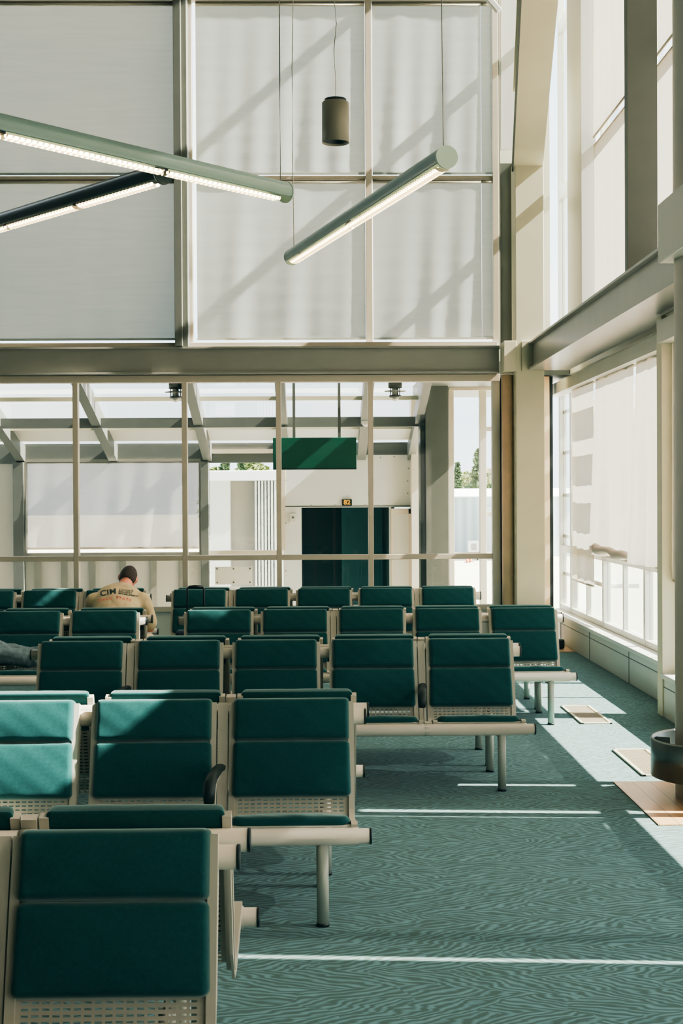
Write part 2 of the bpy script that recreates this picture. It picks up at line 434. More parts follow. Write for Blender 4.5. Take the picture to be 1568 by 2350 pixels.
# ---- far right corner: column, recess, raking strut, return wall
struct('wall_corner_return', MB().box((2.15, 16.86, 0), (2.80, 17.0, 11.5)), M['cream'], label='cream return wall in the far right corner', cat='wall')
struct('trim_1', MB().box((2.60, 16.70, 0), (2.76, 16.86, 3.13)), M['wood'], label='maple panel right of the corner column', cat='trim')
struct('trim_2', MB().box((2.76, 16.70, 0), (2.80, 16.90, 3.13)), M['darkgap'], label='dark strip with bolts beside the corner maple panel', cat='trim')
for z in [x*.31+.2 for x in range(10)]: pass
struct('trim_3', MB().box((2.150, 16.42, 0), (2.165, 16.6, 3.10)), M['darkgap'], label='dark joint beside the rounded maple post', cat='trim')
struct('trim_4', MB().tube([(2.20, 16.25, 0), (2.20, 16.25, 3.11)], .065, 24), M['wood'], label='rounded maple post left of the corner column', cat='trim')
struct('steel_corner_post', MB().box((2.15, 16.55, 3.45), (2.17, 16.7, 11.5)).box((2.16, 16.58, 3.45), (2.34, 16.66, 5.6)).box((2.32, 16.54, 3.45), (2.345, 16.66, 5.6)), M['steel_dark'],
       label='steel channel left of the corner column, its shade put in as dark colour', cat='column')  # shadow on the web is put in by the darker steel colour
colm = struct('corner_column', MB().box((2.265, 15.98, 0), (2.585, 16.31, 5.50)), M['cream'], bevel=.006, label='square cream column standing in the far right corner', cat='column')
struct('column_head', MB().box((2.13, 15.97, 3.13), (2.27, 16.3, 3.47)), M['cream'], bevel=.004, label='cream steel joint where the two beams meet', cat='column')
# raking strut : box beam from the column head up towards the viewer
p0, p1 = Vector((2.43, 16.12, 5.40)), Vector((2.0, 12.4, 6.30))
far = p0 + (p1-p0)*1.9
st = MB()
def skewbar(m, a, b, wx0, wx1, hz0, hz1):
    vs = []
    for p in (a, b):
        vs += [p+Vector((wx0, 0, hz0)), p+Vector((wx1, 0, hz0)), p+Vector((wx1, 0, hz1)), p+Vector((wx0, 0, hz1))]
    return m.add(vs, [(0, 1, 2, 3), (4, 5, 6, 7), (0, 1, 5, 4), (1, 2, 6, 5), (2, 3, 7, 6), (3, 0, 4, 7)])
skewbar(st, p0, far, -.165, .165, 0, .04)
skewbar(st, p0, far, -.02, .02, .04, .9)
skewbar(st, p0, far, -.165, .165, .9, .94)
struct('raking_strut', st, M['cream'], label='broad cream steel strut slanting up from the corner column', cat='beam')
struct('strut_flange', skewbar(MB(), p0, far, -.185, -.166, -.0, .06), M['steel_dark'], label='dark edge of the slanting cream strut', cat='beam')
dg = MB(); dg.bar(AY(1152, 345, 16.3), AY(1152, -60, 16.3), .04, .06)
q = [AY(1150, 343, 16.56), AY(1186, 343, 16.56), AY(1218, -60, 16.56), AY(1150, -60, 16.56)]
m = MB(); m.add([v for v in q]+[v+Vector((0, .05, 0)) for v in q], [(0, 1, 2, 3), (7, 6, 5, 4), (0, 1, 5, 4), (1, 2, 6, 5), (2, 3, 7, 6), (3, 0, 4, 7)])
struct('gusset_plate', m, M['white'], label='pale steel gusset plate above the dark corner channel', cat='beam')
struct('brace_arm', MB().bar(AY(1098, -30, 16.2), AY(1146, 26, 16.2), .07, .07), M['white'], bevel=.01, label='short white brace at the top by the corner post', cat='beam')

# ---- right wall far part X=2.87, near part X=2.70
JY = 11.02
def ibeam_y(x0, x1, y0, y1, z0, z1, t=.022):
    m = MB(); m.box((x0, y0, z0), (x1, y1, z0+t)); m.box((x0, y0, z1-t), (x1, y1, z1)); m.box((x0+.05, y0, z0+t), (x0+.085, y1, z1-t)); return m
struct('steel_beam_side', ibeam_y(2.40, 2.86, -5, 16.0, bz0, bz1), M['steel_gloss'], label='glossy grey steel beam running along the window wall', cat='beam')
struct('beam_end_plate', MB().box((2.33, 15.95, bz0-.01), (2.47, 15.98, bz1+.01)), M['cream'], label='end plate where the side beam meets the corner column', cat='beam')
struct('wall_right', MB().box((2.87, JY, 0), (3.0, 16.9, .30)).box((2.70, -5, 0), (3.0, JY, .30))
       .box((2.88, JY, 0.0), (3.0, 16.9, .30)), M['panel'], bevel=.003, label='low pale metal panel wall under the side windows', cat='wall')
js = MB()
for y in (16.62, 14.87, 12.99): js.box((2.866, y-.006, 0), (2.871, y+.006, .335))
for y in (9.15, 7.28, 5.41, 3.54): js.box((2.696, y-.006, 0), (2.701, y+.006, .335))
js.box((2.866, JY, .232), (2.871, 16.9, .238)); js.box((2.696, -5, .232), (2.701, JY, .238))
struct('trim_5', js, M['steel_dark'], label='thin joints between the low wall panels', cat='trim')
struct('trim_6', MB().box((2.85, JY, .30), (3.10, 17.5, .34)).box((2.68, -5, .30), (2.96, JY, .34)), M['white'], bevel=.004, label='white sill along the side windows', cat='trim')
# frames of side wall
GX = 3.04
sw = thing('window_3', (GX, 14, 0), 'sunny side window wall with mullions and low panes', 'window', kind='structure')
f = MB()
ym = [17.5, 16.75, 14.87, 12.99, 11.09]
yn = [10.95, 8.39, 7.51, 5.35, 3.3, 1.3, -.8, -2.9, -4.9]
NX = 2.88-GX
for y in ym: f.box((-.03, y-14-.035, .34), (.05, y-14+.035, 11.5))
for y in yn: f.box((NX-.03, y-14-.05, .34), (NX+.05, y-14+.05, 11.5))
for y0, y1 in zip(ym[2:], ym[1:-1]):
    ymid = (y0+y1)/2
    f.box((-.02, ymid-14-.02, .34), (.03, ymid-14+.02, 1.06))
for z0, z1 in ((.34, .40), (1.04, 1.12), (2.96, 3.15), (3.44, 3.52), (5.36, 5.48), (7.4, 7.52), (9.4, 9.52)):
    f.box((-.027, JY-14, z0), (.047, 3.5, z1))
    f.box((NX-.027, -19, z0), (NX+.047, JY-14, z1))
f.build('window_frame', M['white'], sw, bevel=.004)
for lst, dx in ((ym, 0), (yn, NX)):
    for y0, y1 in zip(lst[1:], lst[:-1]):
        for z0, z1 in ((.40, 1.04), (1.12, 2.96), (3.52, 5.36), (5.48, 7.4)):
            MB().box((dx+.012, y0-14+.035, z0), (dx+.018, y1-14-.035, z1)).build('pane', M['glass'], sw)
MB().box((-.05, JY-14, 3.15), (.05, 3.5, 3.44)).box((NX-.05, -19, 3.15), (NX+.05, JY-14, 3.44)).box((NX-.05, JY-14-.05, .34), (.05, JY-14+.0, 8.3)).build('spandrel_panel', M['panel'], sw)
# transoms and exterior fins of the corner bay
fin = MB()
for z in (.78, 1.24, 1.74, 2.26, 2.76): fin.box((.02, .9, z-.03), (.36, 3.5, z+.015))
fin.build('sun_louvre', M['white'], sw)
# slanted wall extension beyond the corner so sky shows in the side bay only
# pilasters
struct('trim_7', MB().box((2.69, 11.0, 0), (2.88, 11.16, 3.12)), M['cream'], bevel=.004, label='pale pilaster where the side wall steps inward', cat='trim')
struct('trim_8', MB().box((2.82, 14.98, 3.46), (2.98, 15.8, 11.5)), M['white'], bevel=.004, label='broad pale pilaster in the upper side wall near the corner', cat='trim')
struct('trim_10', MB().box((2.70, -5, 3.12), (2.86, JY, 3.14)), M['panel'], label='closing strip over the near side windows', cat='trim')
struct('steel_column_side', MB().box((2.43, 11.0, 3.45), (2.665, 11.10, 11.5)), M['steel_dark'], bevel=.003,
       label='dark grey steel column standing on the side beam', cat='column')
vl = MB().box((2.84, JY+.15, 2.93), (2.99, 17.3, 3.06))
struct('trim_11', vl, M['panel'], label='pale valance along the top of the side blinds', cat='trim')
struct('trim_12', MB().box((2.66, -5, 2.90), (2.76, JY, 3.07)), M['panel'], label='pale valance over the near side blinds', cat='trim')

def shade_side(y0, y1, z0, z1, x, label, group, seed, folds=.02, mat='shade_side', drop=0, hem=True, wedge=0):
    o = thing('roller_blind', (x, (y0+y1)/2, z0), label, 'blind', group)
    w = (y1-y0)/2; h = z1-z0
    f = shade_mesh(-w, w, .015, h-.02, seed=seed, folds=folds, drop=drop, wedge=wedge).build('fabric', M[mat], o); f.rotation_euler.z = PI/2
    MB().tube([(.02, -w, h-.02), (.02, w, h-.02)], .02, 12).build('roller_tube', M['frame'], o)
    if hem: MB().tube([(0, -w, .01), (0, w, .01-drop)], .011, 10).build('hem_bar', M['frame'], o)
    return o
G3 = 'cream blinds of the lower side windows'
shade_side(14.93, 16.2, .76, 2.95, 2.93, 'cream side blind striped by shadows, hanging lowest near the far corner', G3, 31, .05)
shade_side(13.03, 14.80, 1.10, 2.95, 2.93, 'cream side blind whose hem lies crumpled on the rail', G3, 32, .05, wedge=.09)
b32 = [o for o in COL.objects if o.get('label', '').startswith('cream side blind whose hem')][0]
cm_ = MB(); pts = []; rr = []; r2 = []
for k in range(15):
    t_ = k/14; pts.append((-.03-.05*math.sin(t_*3.0)-.02*math.sin(t_*11), -.86+1.74*t_, .055+.05*t_+.012*math.sin(t_*17))); rr.append(.035+.05*t_*(1-t_)*2+.015*math.sin(t_*13)); r2.append(.025+.02*abs(math.sin(t_*7)))
cm_.tube(pts, rr, 14, ry=r2).build('crumpled_hem', M['shade_side'], b32)
shade_side(11.2, 12.93, 1.09, 2.95, 2.93, 'cream side blind just beyond the pale pilaster', G3, 33, .05, wedge=.09)
slits = [(8.43, 10.99), (7.625, 8.30), (5.38, 7.46), (5.10, 5.33), (3.35, 5.07), (1.35, 3.25), (-.75, 1.25), (-4.8, -.85)]
for i, (a, b) in enumerate(slits):
    shade_side(a, b, 1.05, 2.95, 2.78, ['pale side blind nearest the right edge beside the round column', 'cream side blind closer to the viewer than the round column'][min(i, 1)], G3, 40+i)
struct('trim_9', MB().box((2.80, 8.28, 1.75), (2.84, 8.40, 2.95)).box((2.80, 7.55, 2.2), (2.84, 7.64, 2.95)), M['panel'], label='unseen infill added to cut short the sun slits between the near side blinds', cat='trim')  # unseen boxes added to limit how high the sun slits reach
G4 = 'cream blinds of the upper side windows'
shade_side(13.05, 14.86, 3.5, 5.40, 2.93, 'upper side blind under the transom beyond the dark steel column', G4, 51, .015)
shade_side(13.05, 14.86, 5.46, 7.45, 2.93, 'upper side blind above the transom beyond the dark steel column', G4, 52, .015)
shade_side(11.10, 12.97, 3.5, 5.40, 2.93, 'upper side blind partly behind the dark steel column', G4, 53, .015)
shade_side(11.10, 12.97, 5.46, 7.45, 2.93, 'topmost side blind partly behind the dark steel column', G4, 54, .015)
shade_side(10.93, 10.99, 3.48, 7.45, 2.78, 'narrow strip of blind beside the dark steel column', G4, 59, .0)
for i, (a, b) in enumerate([(6.40, 10.885), (-4.8, 5.30)]):
    shade_side(a, b, 3.48, 5.42, 2.78, ['upper near blind beside the bracket on the round column', 'upper near blind outside the frame'][i], G4, 60+i)
    shade_side(a, b, 5.42, 7.45, 2.78, ['topmost near blind beside the bracket on the round column', 'topmost near blind outside the frame'][i], G4, 65+i)
# top of the side wall above the blinds
struct('wall_right_upper', MB().box((2.94, -5, 7.52), (3.12, JY, 11.5)).box((3.09, JY, 7.52), (3.2, 14.9, 11.5)), M['panel'], label='pale wall band above the tall side blinds', cat='wall')

# ---- near round column, collar, bin
rc = thing('round_column', (2.345, 8.03, 0), 'thick pale grey round column at the right edge on wooden flooring', 'column', kind='structure')
MB().lathe((0, 0, 0), [(.30, .006), (.30, 11.5)], 48).build('column_shaft', M['frame'], rc)
bk = MB().box((1.985, 7.55, 3.06), (2.42, 8.2, 3.40))
struct('column_bracket', bk, M['panel'], bevel=.01, label='pale box bracket on the round column under the side beam', cat='bracket')
bn = thing('litter_bin', (2.275, 8.03, 0), 'open stainless steel ring bin wrapped around the round column', 'bin')
MB().lathe((0, 0, 0), [(.363, .14), (.37, .13), (.37, .335), (.363, .345), (.355, .335), (.355, .15), (.30, .145), (.30, .135), (.363, .13)], 64).build('outer_ring', M['stainless'], bn)
dv = MB()
for a in (150, 200, 250): 
    c, s_ = math.cos(math.radians(a)), math.sin(math.radians(a))
    dv.bar((.27*c, .27*s_, .25), (.355*c, .355*s_, .25), .006, .15)
dv.build('divider', M['stainless'], bn)

# ---- floor vents
for i, (y0, y1) in enumerate(((10.68, 11.59), (8.67, 9.57))):
    v = thing('floor_vent', (2.115, (y0+y1)/2, 0), ['cream floor grille further away in the sunlit strip', 'cream floor grille nearer the round column'][i], 'vent', 'floor grilles in the sunlit strip')
    h = (y1-y0)/2; g = .022
    MB().box((-.118, -h, .001), (.118, -h+g, .012)).box((-.118, h-g, .001), (.118, h, .012)).box((-.118, -h, .001), (-.118+g, h, .012)).box((.118-g, -h, .001), (.118, h, .012)).build('frame', M['cream'], v, bevel=.002)
    MB().box((-.1, -h+g, .0005), (.1, h-g, .0022)).build('well', M['cap'], v)
    sl = MB()
    for k in range(17): sl.box((-.096+k*.0115, -h+g, .003), (-.0907+k*.0115, h-g, .006))
    sl.build('grille', M['vent'], v)
# small floor device in the corner
dv = thing('floor_duct', (2.70, 15.95, .006), 'small beige duct with black end on the floor in the far corner', 'duct')
MB().tube([(-.02, .22, .055), (-.02, -.02, .055)], .055, 20).build('duct_body', M['cream'], dv)
MB().box((-.02, -.05, 0), (.09, .03, .11)).build('black_end', M['cap'], dv, bevel=.02)

# ------------------------------------------------------------------ seating
W = .5; PITCH_S = .60
back_prof = [(.425, .405), (.452, .50), (.487, .62), (.512, .70), (.545, .80), (.552, .822)]
seat_prof = [(.0, .398), (.03, .402), (.16, .374), (.30, .344), (.36, .337), (.395, .345), (.415, .370)]
prof = seat_prof + back_prof
def smooth_prof(p, n=4):
    out = []
    for i in range(len(p)-1):
        p0 = p[max(i-1, 0)]; p1 = p[i]; p2 = p[i+1]; p3 = p[min(i+2, len(p)-1)]
        for k in range(n):
            t = k/n
            out.append(tuple(.5*((2*p1[j])+(-p0[j]+p2[j])*t+(2*p0[j]-5*p1[j]+4*p2[j]-p3[j])*t*t+(-p0[j]+3*p1[j]-3*p2[j]+p3[j])*t**3) for j in (0, 1)))
    out.append(p[-1]); return out
SP = smooth_prof(prof)
def shell_mesh():
    me = bpy.data.meshes.new('seat_shell'); vs = []; fs = []; uvs = []
    s = [0]
    for a, b in zip(SP[:-1], SP[1:]): s.append(s[-1]+math.hypot(b[0]-a[0], b[1]-a[1]))
    hw = .262; nx = 2
    for (y, z) in SP:
        for k in range(nx+1): vs.append((-hw+2*hw*k/nx, y, z))
    for i in range(len(SP)-1):
        for k in range(nx):
            a = i*(nx+1)+k; fs.append((a, a+1, a+nx+2, a+nx+1))
            uvs += [(vs[a][0], s[i]), (vs[a+1][0], s[i]), (vs[a+1][0], s[i+1]), (vs[a][0], s[i+1])]
    nsheet = len(fs)
    # raised side rims + top rim
    mb = MB()
    for sx in (-1, 1):
        for i in range(len(SP)-1):
            pass
        o = len(vs); N = len(SP)
        for i, (y, z) in enumerate(SP):
            a = SP[max(i-1, 0)]; b = SP[min(i+1, N-1)]; d = Vector((b[0]-a[0], b[1]-a[1])).normalized(); n = Vector((-d.y, d.x))
            x0, x1 = sx*.246, sx*.272
            fr_, bk_ = .012, -.022
            vs += [(x0, y+n.x*fr_, z+n.y*fr_), (x1, y+n.x*fr_, z+n.y*fr_), (x1, y+n.x*bk_, z+n.y*bk_), (x0, y+n.x*bk_, z+n.y*bk_)]
        for i in range(N-1):
            for k in range(4):
                k2 = (k+1) % 4; fs.append((o+i*4+k, o+i*4+k2, o+(i+1)*4+k2, o+(i+1)*4+k))
        fs.append((o, o+1, o+2, o+3)); fs.append((o+(N-1)*4+3, o+(N-1)*4+2, o+(N-1)*4+1, o+(N-1)*4))
    # gusset wing at the elbow of seat and back
    for sx in (-1, 1):
        o = len(vs); poly = [(.0, .39), (.30, .335), (.37, .32), (.44, .36), (.585, .78), (.60, .72), (.50, .40), (.40, .295), (.30, .285), (.0, .36)]
        x0, x1 = sx*.262, sx*.270
        vs += [(x0, y, z) for y, z in poly]+[(x1, y, z) for y, z in poly]; n = len(poly)
        for i in range(n):
            j = (i+1) % n; fs.append((o+i, o+j, o+n+j, o+n+i))
        fs.append(tuple(o+i for i in range(n))); fs.append(tuple(o+n+i for i in range(n))[::-1])
    me.from_pydata(vs, [], fs)
    me.materials.append(M['perf']); me.materials.append(M['metal'])
    ul = me.uv_layers.new(name='UVMap')
    for p in me.polygons:
        p.material_index = 0 if p.index < nsheet else 1
        if p.index < nsheet: p.use_smooth = True
    for i, uv in enumerate(uvs): ul.data[i].uv = uv
    me.update(); return me

def cushion_mesh(name, path, w, t, puff=.012, rc=.03, re=.024, flare=0, mat='fabric'):
    """padded slab following path (y,z) with rounded outline and pillowed edges"""
    P = smooth_prof(path, 10); S_ = [0]
    for a, b in zip(P[:-1], P[1:]): S_.append(S_[-1]+math.hypot(b[0]-a[0], b[1]-a[1]))
    Lh = S_[-1]
    def at(sv):
        sv = min(max(sv, 0), Lh-1e-6)
        k = max(i for i in range(len(S_)) if S_[i] <= sv); k = min(k, len(P)-2)
        f = (sv-S_[k])/max(1e-9, S_[k+1]-S_[k]); d = Vector((P[k+1][0]-P[k][0], P[k+1][1]-P[k][1])).normalized()
        return P[k][0]+(P[k+1][0]-P[k][0])*f, P[k][1]+(P[k+1][1]-P[k][1])*f, Vector((-d.y, d.x))
    def samples(L):
        e = [0, .002, .006, .012, .018, .026, .036, .05]; n = max(4, int(L/.03))
        mid = [.05+(L-.10)*k/n for k in range(1, n)]
        return e+mid+[L-v for v in reversed(e)]
    sv = samples(Lh); su = samples(w); vs = []; fs = []; nu, nv = len(su), len(sv)
    for side in (0, 1):
        for v in sv:
            y, z, nn = at(v); dv = min(v, Lh-v)
            ins = 0 if dv >= rc else rc-math.sqrt(max(0, rc*rc-(rc-dv)**2))
            ww = (w-2*ins)*(1+flare*(1-v/Lh))
            for u in su:
                du = min(u, w-u); x = (u/w-.5)*ww
                fe = lambda d: math.sqrt(max(0, 1-(1-min(1, d/re))**2))
                pe = lambda d, L: 1-(1-min(1, 2*d/L))**2.2
                g = fe(du)*fe(dv)
                off = (t*(.12+.88*g)+puff*pe(du, w)*pe(dv, Lh)) if side else -.0+(t*.10)*(1-g)
                off += .0022*math.sin(x*37+v*21)*math.sin(v*43+x*11)*g if side else 0
                vs.append((x, y+nn.x*off, z+nn.y*off))
    o = nu*nv
    for side in (0, 1):
        for i in range(nv-1):
            for k in range(nu-1):
                q = [side*o+i*nu+k, side*o+i*nu+k+1, side*o+(i+1)*nu+k+1, side*o+(i+1)*nu+k]
                fs.append(tuple(q if side else q[::-1]))
    for i in range(nv-1):
        for k in (0, nu-1): fs.append((i*nu+k, o+i*nu+k, o+(i+1)*nu+k, (i+1)*nu+k))
    for k in range(nu-1):
        for i in (0, nv-1): fs.append((i*nu+k, i*nu+k+1, o+i*nu+k+1, o+i*nu+k))
    me = bpy.data.meshes.new(name); me.from_pydata(vs, [], fs)
    bm = bmesh.new(); bm.from_mesh(me); bmesh.ops.recalc_face_normals(bm, faces=bm.faces)
    for fc in bm.faces: fc.smooth = True
    bm.to_mesh(me); bm.free(); me.materials.append(M[mat]); return me

me_shell = shell_mesh()
me_head = cushion_mesh('headrest_cushion', [(.513, .654), (.535, .72), (.566, .812), (.573, .832)], W+.006, .062, puff=.014, rc=.015, re=.020)
me_back = cushion_mesh('back_cushion', [(.424, .430), (.448, .51), (.470, .585), (.492, .662)], W+.004, .036, puff=.017, rc=.022, re=.018, flare=.02)
me_seat = cushion_mesh('seat_cushion', [(.008, .400), (.05, .400), (.16, .376), (.27, .352), (.31, .345)], W-.01, .032, puff=.010, rc=.05, re=.028)

def arm_mesh():
    mb = MB()
    path = [(0, .44, .552), (-.004, .38, .572), (-.012, .26, .578), (-.022, .15, .572), (-.028, .10, .555), (-.030, .08, .52), (-.030, .085, .480)]
    mb.tube(path, [.010, .013, .014, .016, .019, .020, .016], 16, ry=[.014, .024, .026, .026, .026, .025, .022], up=(1, 0, 0))
    return mb.mesh('armrest', M['armpad'])
me_arm = arm_mesh()
def arm_support():
    m = MB(); poly = [(.10, .50), (.14, .555), (.20, .565), (.42, .545), (.44, .52), (.22, .535), (.155, .50), (.13, .41), (.07, .385)]
    m.prism(poly, .012, 'YZ', -.018); return m.mesh('armrest_support', M['metal'])
me_armsup = arm_support()
def spacer_mesh():
    m = MB(); N = len(SP); vs = []; fs = []
    for i, (y, z) in enumerate(SP):
        a = SP[max(i-1, 0)]; b = SP[min(i+1, N-1)]; d = Vector((b[0]-a[0], b[1]-a[1])).normalized(); n = Vector((-d.y, d.x))
        for x, o in ((-.022, .004), (.022, .004), (.022, -.03), (-.022, -.03)): vs.append((x, y+n.x*o, z+n.y*o))
    for i in range(N-1):
        for k in range(4):
            k2 = (k+1) % 4; fs.append((i*4+k, i*4+k2, (i+1)*4+k2, (i+1)*4+k))
    fs.append((0, 1, 2, 3)); fs.append(((N-1)*4+3, (N-1)*4+2, (N-1)*4+1, (N-1)*4))
    m.add(vs, fs)
    m.tube([(-.024, 0, .36), (.024, 0, .36)], .036, 20); m.tube([(-.024, .585, .752), (.024, .585, .752)], .036, 20)
    return m.mesh('spacer_bracket', M['metal'])
me_spacer = spacer_mesh()

TY, TZ, TR = .585, .752, .033      # rear top tube
me_cache = {}
def part(name, me, parent, loc=(0, 0, 0), scale=None, rot=None):
    o = bpy.data.objects.new(name, me); COL.objects.link(o); o.parent = parent; o.location = loc
    if scale: o.scale = scale
    if rot: o.rotation_euler = rot
    return o
def tubes(n):
    k = ('t', n)
    if k not in me_cache:
        x0 = -.25-.025; x1 = (n-1)*PITCH_S+.25+.025; xm0, xm1 = -.32, (n-1)*PITCH_S+.32
        a = MB().tube([(x0, 0, .36), (x1, 0, .36)], .036, 24).tube([(xm0, 0, .36), (xm1, 0, .36)], .031, 24)
        b = MB().tube([(xm0, TY, TZ), (xm1, TY, TZ)], TR, 24)
        me_cache[k] = (a.mesh('seat_tube', M['metal']), b.mesh('back_tube', M['metal']))
    return me_cache[k]
me_cap = MB().tube([(-.004, 0, 0), (.004, 0, 0)], .0345, 24).mesh('tube_cap', M['cap'])
me_leg = MB().tube([(0, 0, .012), (0, 0, .345)], .0245, 20).mesh('leg', M['leg'])
me_foot = MB().tube([(0, 0, 0), (0, 0, .014)], .0262, 20).mesh('foot_cap', M['cap'])
me_brace = MB().tube([(0, .0, .305), (0, .30, .295), (0, .60, .24)], .011, 10).tube([(0, 0, .335), (0, .58, .335)], .012, 10).mesh('leg_brace', M['leg'])
me_strut = MB().tube([(0, .58, .335), (0, .52, .60), (0, .585, .74)], .012, 10).mesh('back_strut', M['metal'])

def bench(x_right, y, n, rear, label, group, arms=True, legx=None, spacers=(0, 3), lo=0):
    """x_right: right edge of the outermost headrest as seen, y: front tube (front bank)"""
    if not rear:
        root = thing('airport_bench', (x_right-.25-(n-1)*PITCH_S, y, 0), label, 'bench', group)
    else:
        root = thing('airport_bench', (x_right-.25, y, 0), label, 'bench', group, rz=PI)
    for i in range(n):
        s = part('seat_shell', me_shell, root, (i*PITCH_S, 0, 0))
        part('headrest_cushion', me_head, s); part('back_cushion', me_back, s); part('seat_cushion', me_seat, s)
    a, b = tubes(n)
    part('seat_tube', a, root); part('back_tube', b, root)
    for x in (-.324, (n-1)*PITCH_S+.324):
        part('tube_cap', me_cap, root, (x, 0, .36), (1, .94, .94)); part('tube_cap', me_cap, root, (x, TY, TZ))
    sp = spacers if not rear else tuple(n-2-k for k in spacers)
    for k in sp:
        if not 0 <= k < n-1: continue
        gx = (k+.5)*PITCH_S
        part('spacer_bracket', me_spacer, root, (gx, 0, 0))
        if arms:
            ar = part('armrest', me_arm, root, (gx, 0, 0)); part('armrest_support', me_armsup, ar)
    for lx in ((-.13, (n-1)*PITCH_S+.13) if n > 1 else (0,)):
        for ly in (0.0, .58):
            l = part('leg', me_leg, root, (lx, ly, 0)); part('foot_cap', me_foot, l)
        part('leg_brace', me_brace, root, (lx, 0, 0)); part('back_strut', me_strut, root, (lx, 0, 0))
    return root

PD = 1.36
GB = 'teal upholstered airport benches in back-to-back rows'
rows = [  # x_right, y_front, n, words, spacers
    (-.286, 3.25, 5, 'nearest the viewer at the lower left', (0, 3)),
    (.141, 5.70, 5, 'second row from the viewer', (0, 3)),
    (1.203, 8.29, 5, 'third row from the viewer', (0, 3)),
    (1.887, 10.68, 5, 'fourth row, right of the aisle gap', (1,)),
    (-1.41, 10.68, 5, 'fourth row, left of the aisle gap', (1,)),
    (1.529, 13.22, 5, 'back row, right of the aisle gap', (0, 3)),
    (-1.71, 13.22, 5, 'back row, left of the aisle gap', (1, 3)),
]
for i, (xr, y, n, w, sp) in enumerate(rows):
    bench(xr, y, n, False, 'teal bench with cream frame facing the viewer, %s' % w, GB, arms=True, spacers=sp)
    # the rear bank is turned round: its right edge becomes its start
    bench(xr+.02+0.0, y+PD, n, True, 'teal bench turned away, backed onto the %s' % ['nearest bench', 'second row bench', 'third row bench', 'fourth row right-hand bench', 'fourth row left-hand bench', 'back row right-hand bench', 'back row left-hand bench'][i], GB, arms=(i > 3), spacers=sp)

# ------------------------------------------------------------------ pendant lights
CZ = 11.5
def pendant_tube(a, b, name, label, bodymat, capmat, r=.075, gaps=(.5,), cables=(.03, .97), seed=0):
    a, b = Vector(a), Vector(b); L = (b-a).length; d = (b-a).normalized(); ang = math.atan2(d.y, d.x)
    root = thing(name, a, label, 'lamp', 'tubular pendant lamps', rz=ang)
    # local: x along, tube at z=0; slot faces down
    tilt = 0
    body = MB(); n = 40; a0, a1 = math.radians(-90+54), math.radians(270-54)
    inner = r-.006; vs = []; fs = []
    for x in (0, L):
        for rr in (r, inner):
            for k in range(n+1):
                t = a0+(a1-a0)*k/n; vs.append((x, rr*math.cos(t), rr*math.sin(t)))
    N = n+1
    for k in range(n):
        fs.append((k, k+1, 2*N+k+1, 2*N+k)); fs.append((N+k, N+k+1, 3*N+k+1, 3*N+k))
    fs += [(0, 2*N, 3*N, N), (n, 2*N+n, 3*N+n, N+n)]
    body.add(vs, fs, True); body.build('lamp_body', bodymat, root)
    for x in (-.004, L-.012):
        MB().tube([(x, 0, 0), (x+.016, 0, 0)], r+.002, 40).build('end_cap', capmat, root)
    # fluorescent tubes and louvres
    segs = [0.07] + [g*L for g in gaps] + [L-.07]
    for s0, s1 in zip(segs[:-1], segs[1:]):
        tl = MB().tube([(s0+.03, -.026, -.060), (s1-.03, -.026, -.060)], .012, 10).tube([(s0+.03, .026, -.060), (s1-.03, .026, -.060)], .012, 10).build('light_tube', M['tube_light'], root)
        lv = MB(); k = s0+.03
        while k < s1-.02:
            pts = [(r+.006)*1.0]
            vs = []; m_ = 9
            for q in range(m_):
                t = math.radians(-90-44+88*q/(m_-1)); vs.append((k, (r+.004)*math.cos(t), (r+.004)*math.sin(t)))
            vs += [(k, .056, -.052), (k, -.056, -.052)]
            o = len(vs); vs2 = [(v[0]+.004, v[1], v[2]) for v in vs]
            lv.add(vs+vs2, [tuple(range(o)), tuple(range(o, 2*o))[::-1]]+[(i, (i+1) % o, o+(i+1) % o, o+i) for i in range(o)])
            k += .045
        lv.build('louvre', M['louvre'], root)
    for g in gaps:
        MB().box((g*L-.02, -.045, -.055), (g*L+.02, .045, -.02)).build('lamp_holder', M['cap'], root)
    H = CZ-a.z
    for c in cables:
        x = c*L; pts = [(x, 0, r-.004)]
        rnd = random.Random(seed+int(c*100))
        for q in range(1, 9):
            w = .012*(1-q/9.)*math.sin(q*1.7+seed)
            pts.append((x+w, w, r+q*(H-r)/9))
        pts.append((x, 0, H)); MB().tube(pts, .0042, 8).build('suspension_cable', M['wire'], root)
    return root
LZ = 3.97
e1, e2 = AZ(657, 442, LZ), AZ(0, 289, LZ); dd = (e2-e1).normalized()
pendant_tube(e1+dd*4.1, e1, 'tube_pendant_lamp', 'sage green tubular pendant lamp crossing in front at the upper left', M['lamp_green'], M['lamp_green'], cables=(.05, .985), gaps=(.38, .70), seed=1)
e1, e2 = AZ(1026, 360, LZ), AZ(670, 590, LZ)
pendant_tube(e2, e1, 'tube_pendant_lamp', 'grey green tubular pendant lamp slanting up to a pale round end cap', pbr('grey_green_enamel', (88, 112, 104), .3), M['lamp_cap'], cables=(.02, .985), gaps=(.47,), seed=2)
e1, e2 = AZ(375, 398, LZ), AZ(0, 511, LZ); dd = (e2-e1).normalized()
pendant_tube(e1+dd*3.9, e1, 'tube_pendant_lamp', 'dark tubular pendant lamp passing behind the sage green one', M['lamp_dark'], M['lamp_dark'], cables=(.05,), gaps=(.45, .72), seed=3)
cp = AY(770.5, 328, 13.2)
cyl = thing('cylinder_pendant_lamp', cp, 'taupe cylinder pendant lamp hanging by one cable in front of the blinds', 'lamp')
MB().lathe((0, 0, 0), [(.118, .02), (.124, 0), (.126, .0), (.126, .365), (.118, .375), (.10, .376)], 48).build('lamp_shade', M['bronze'], cyl)
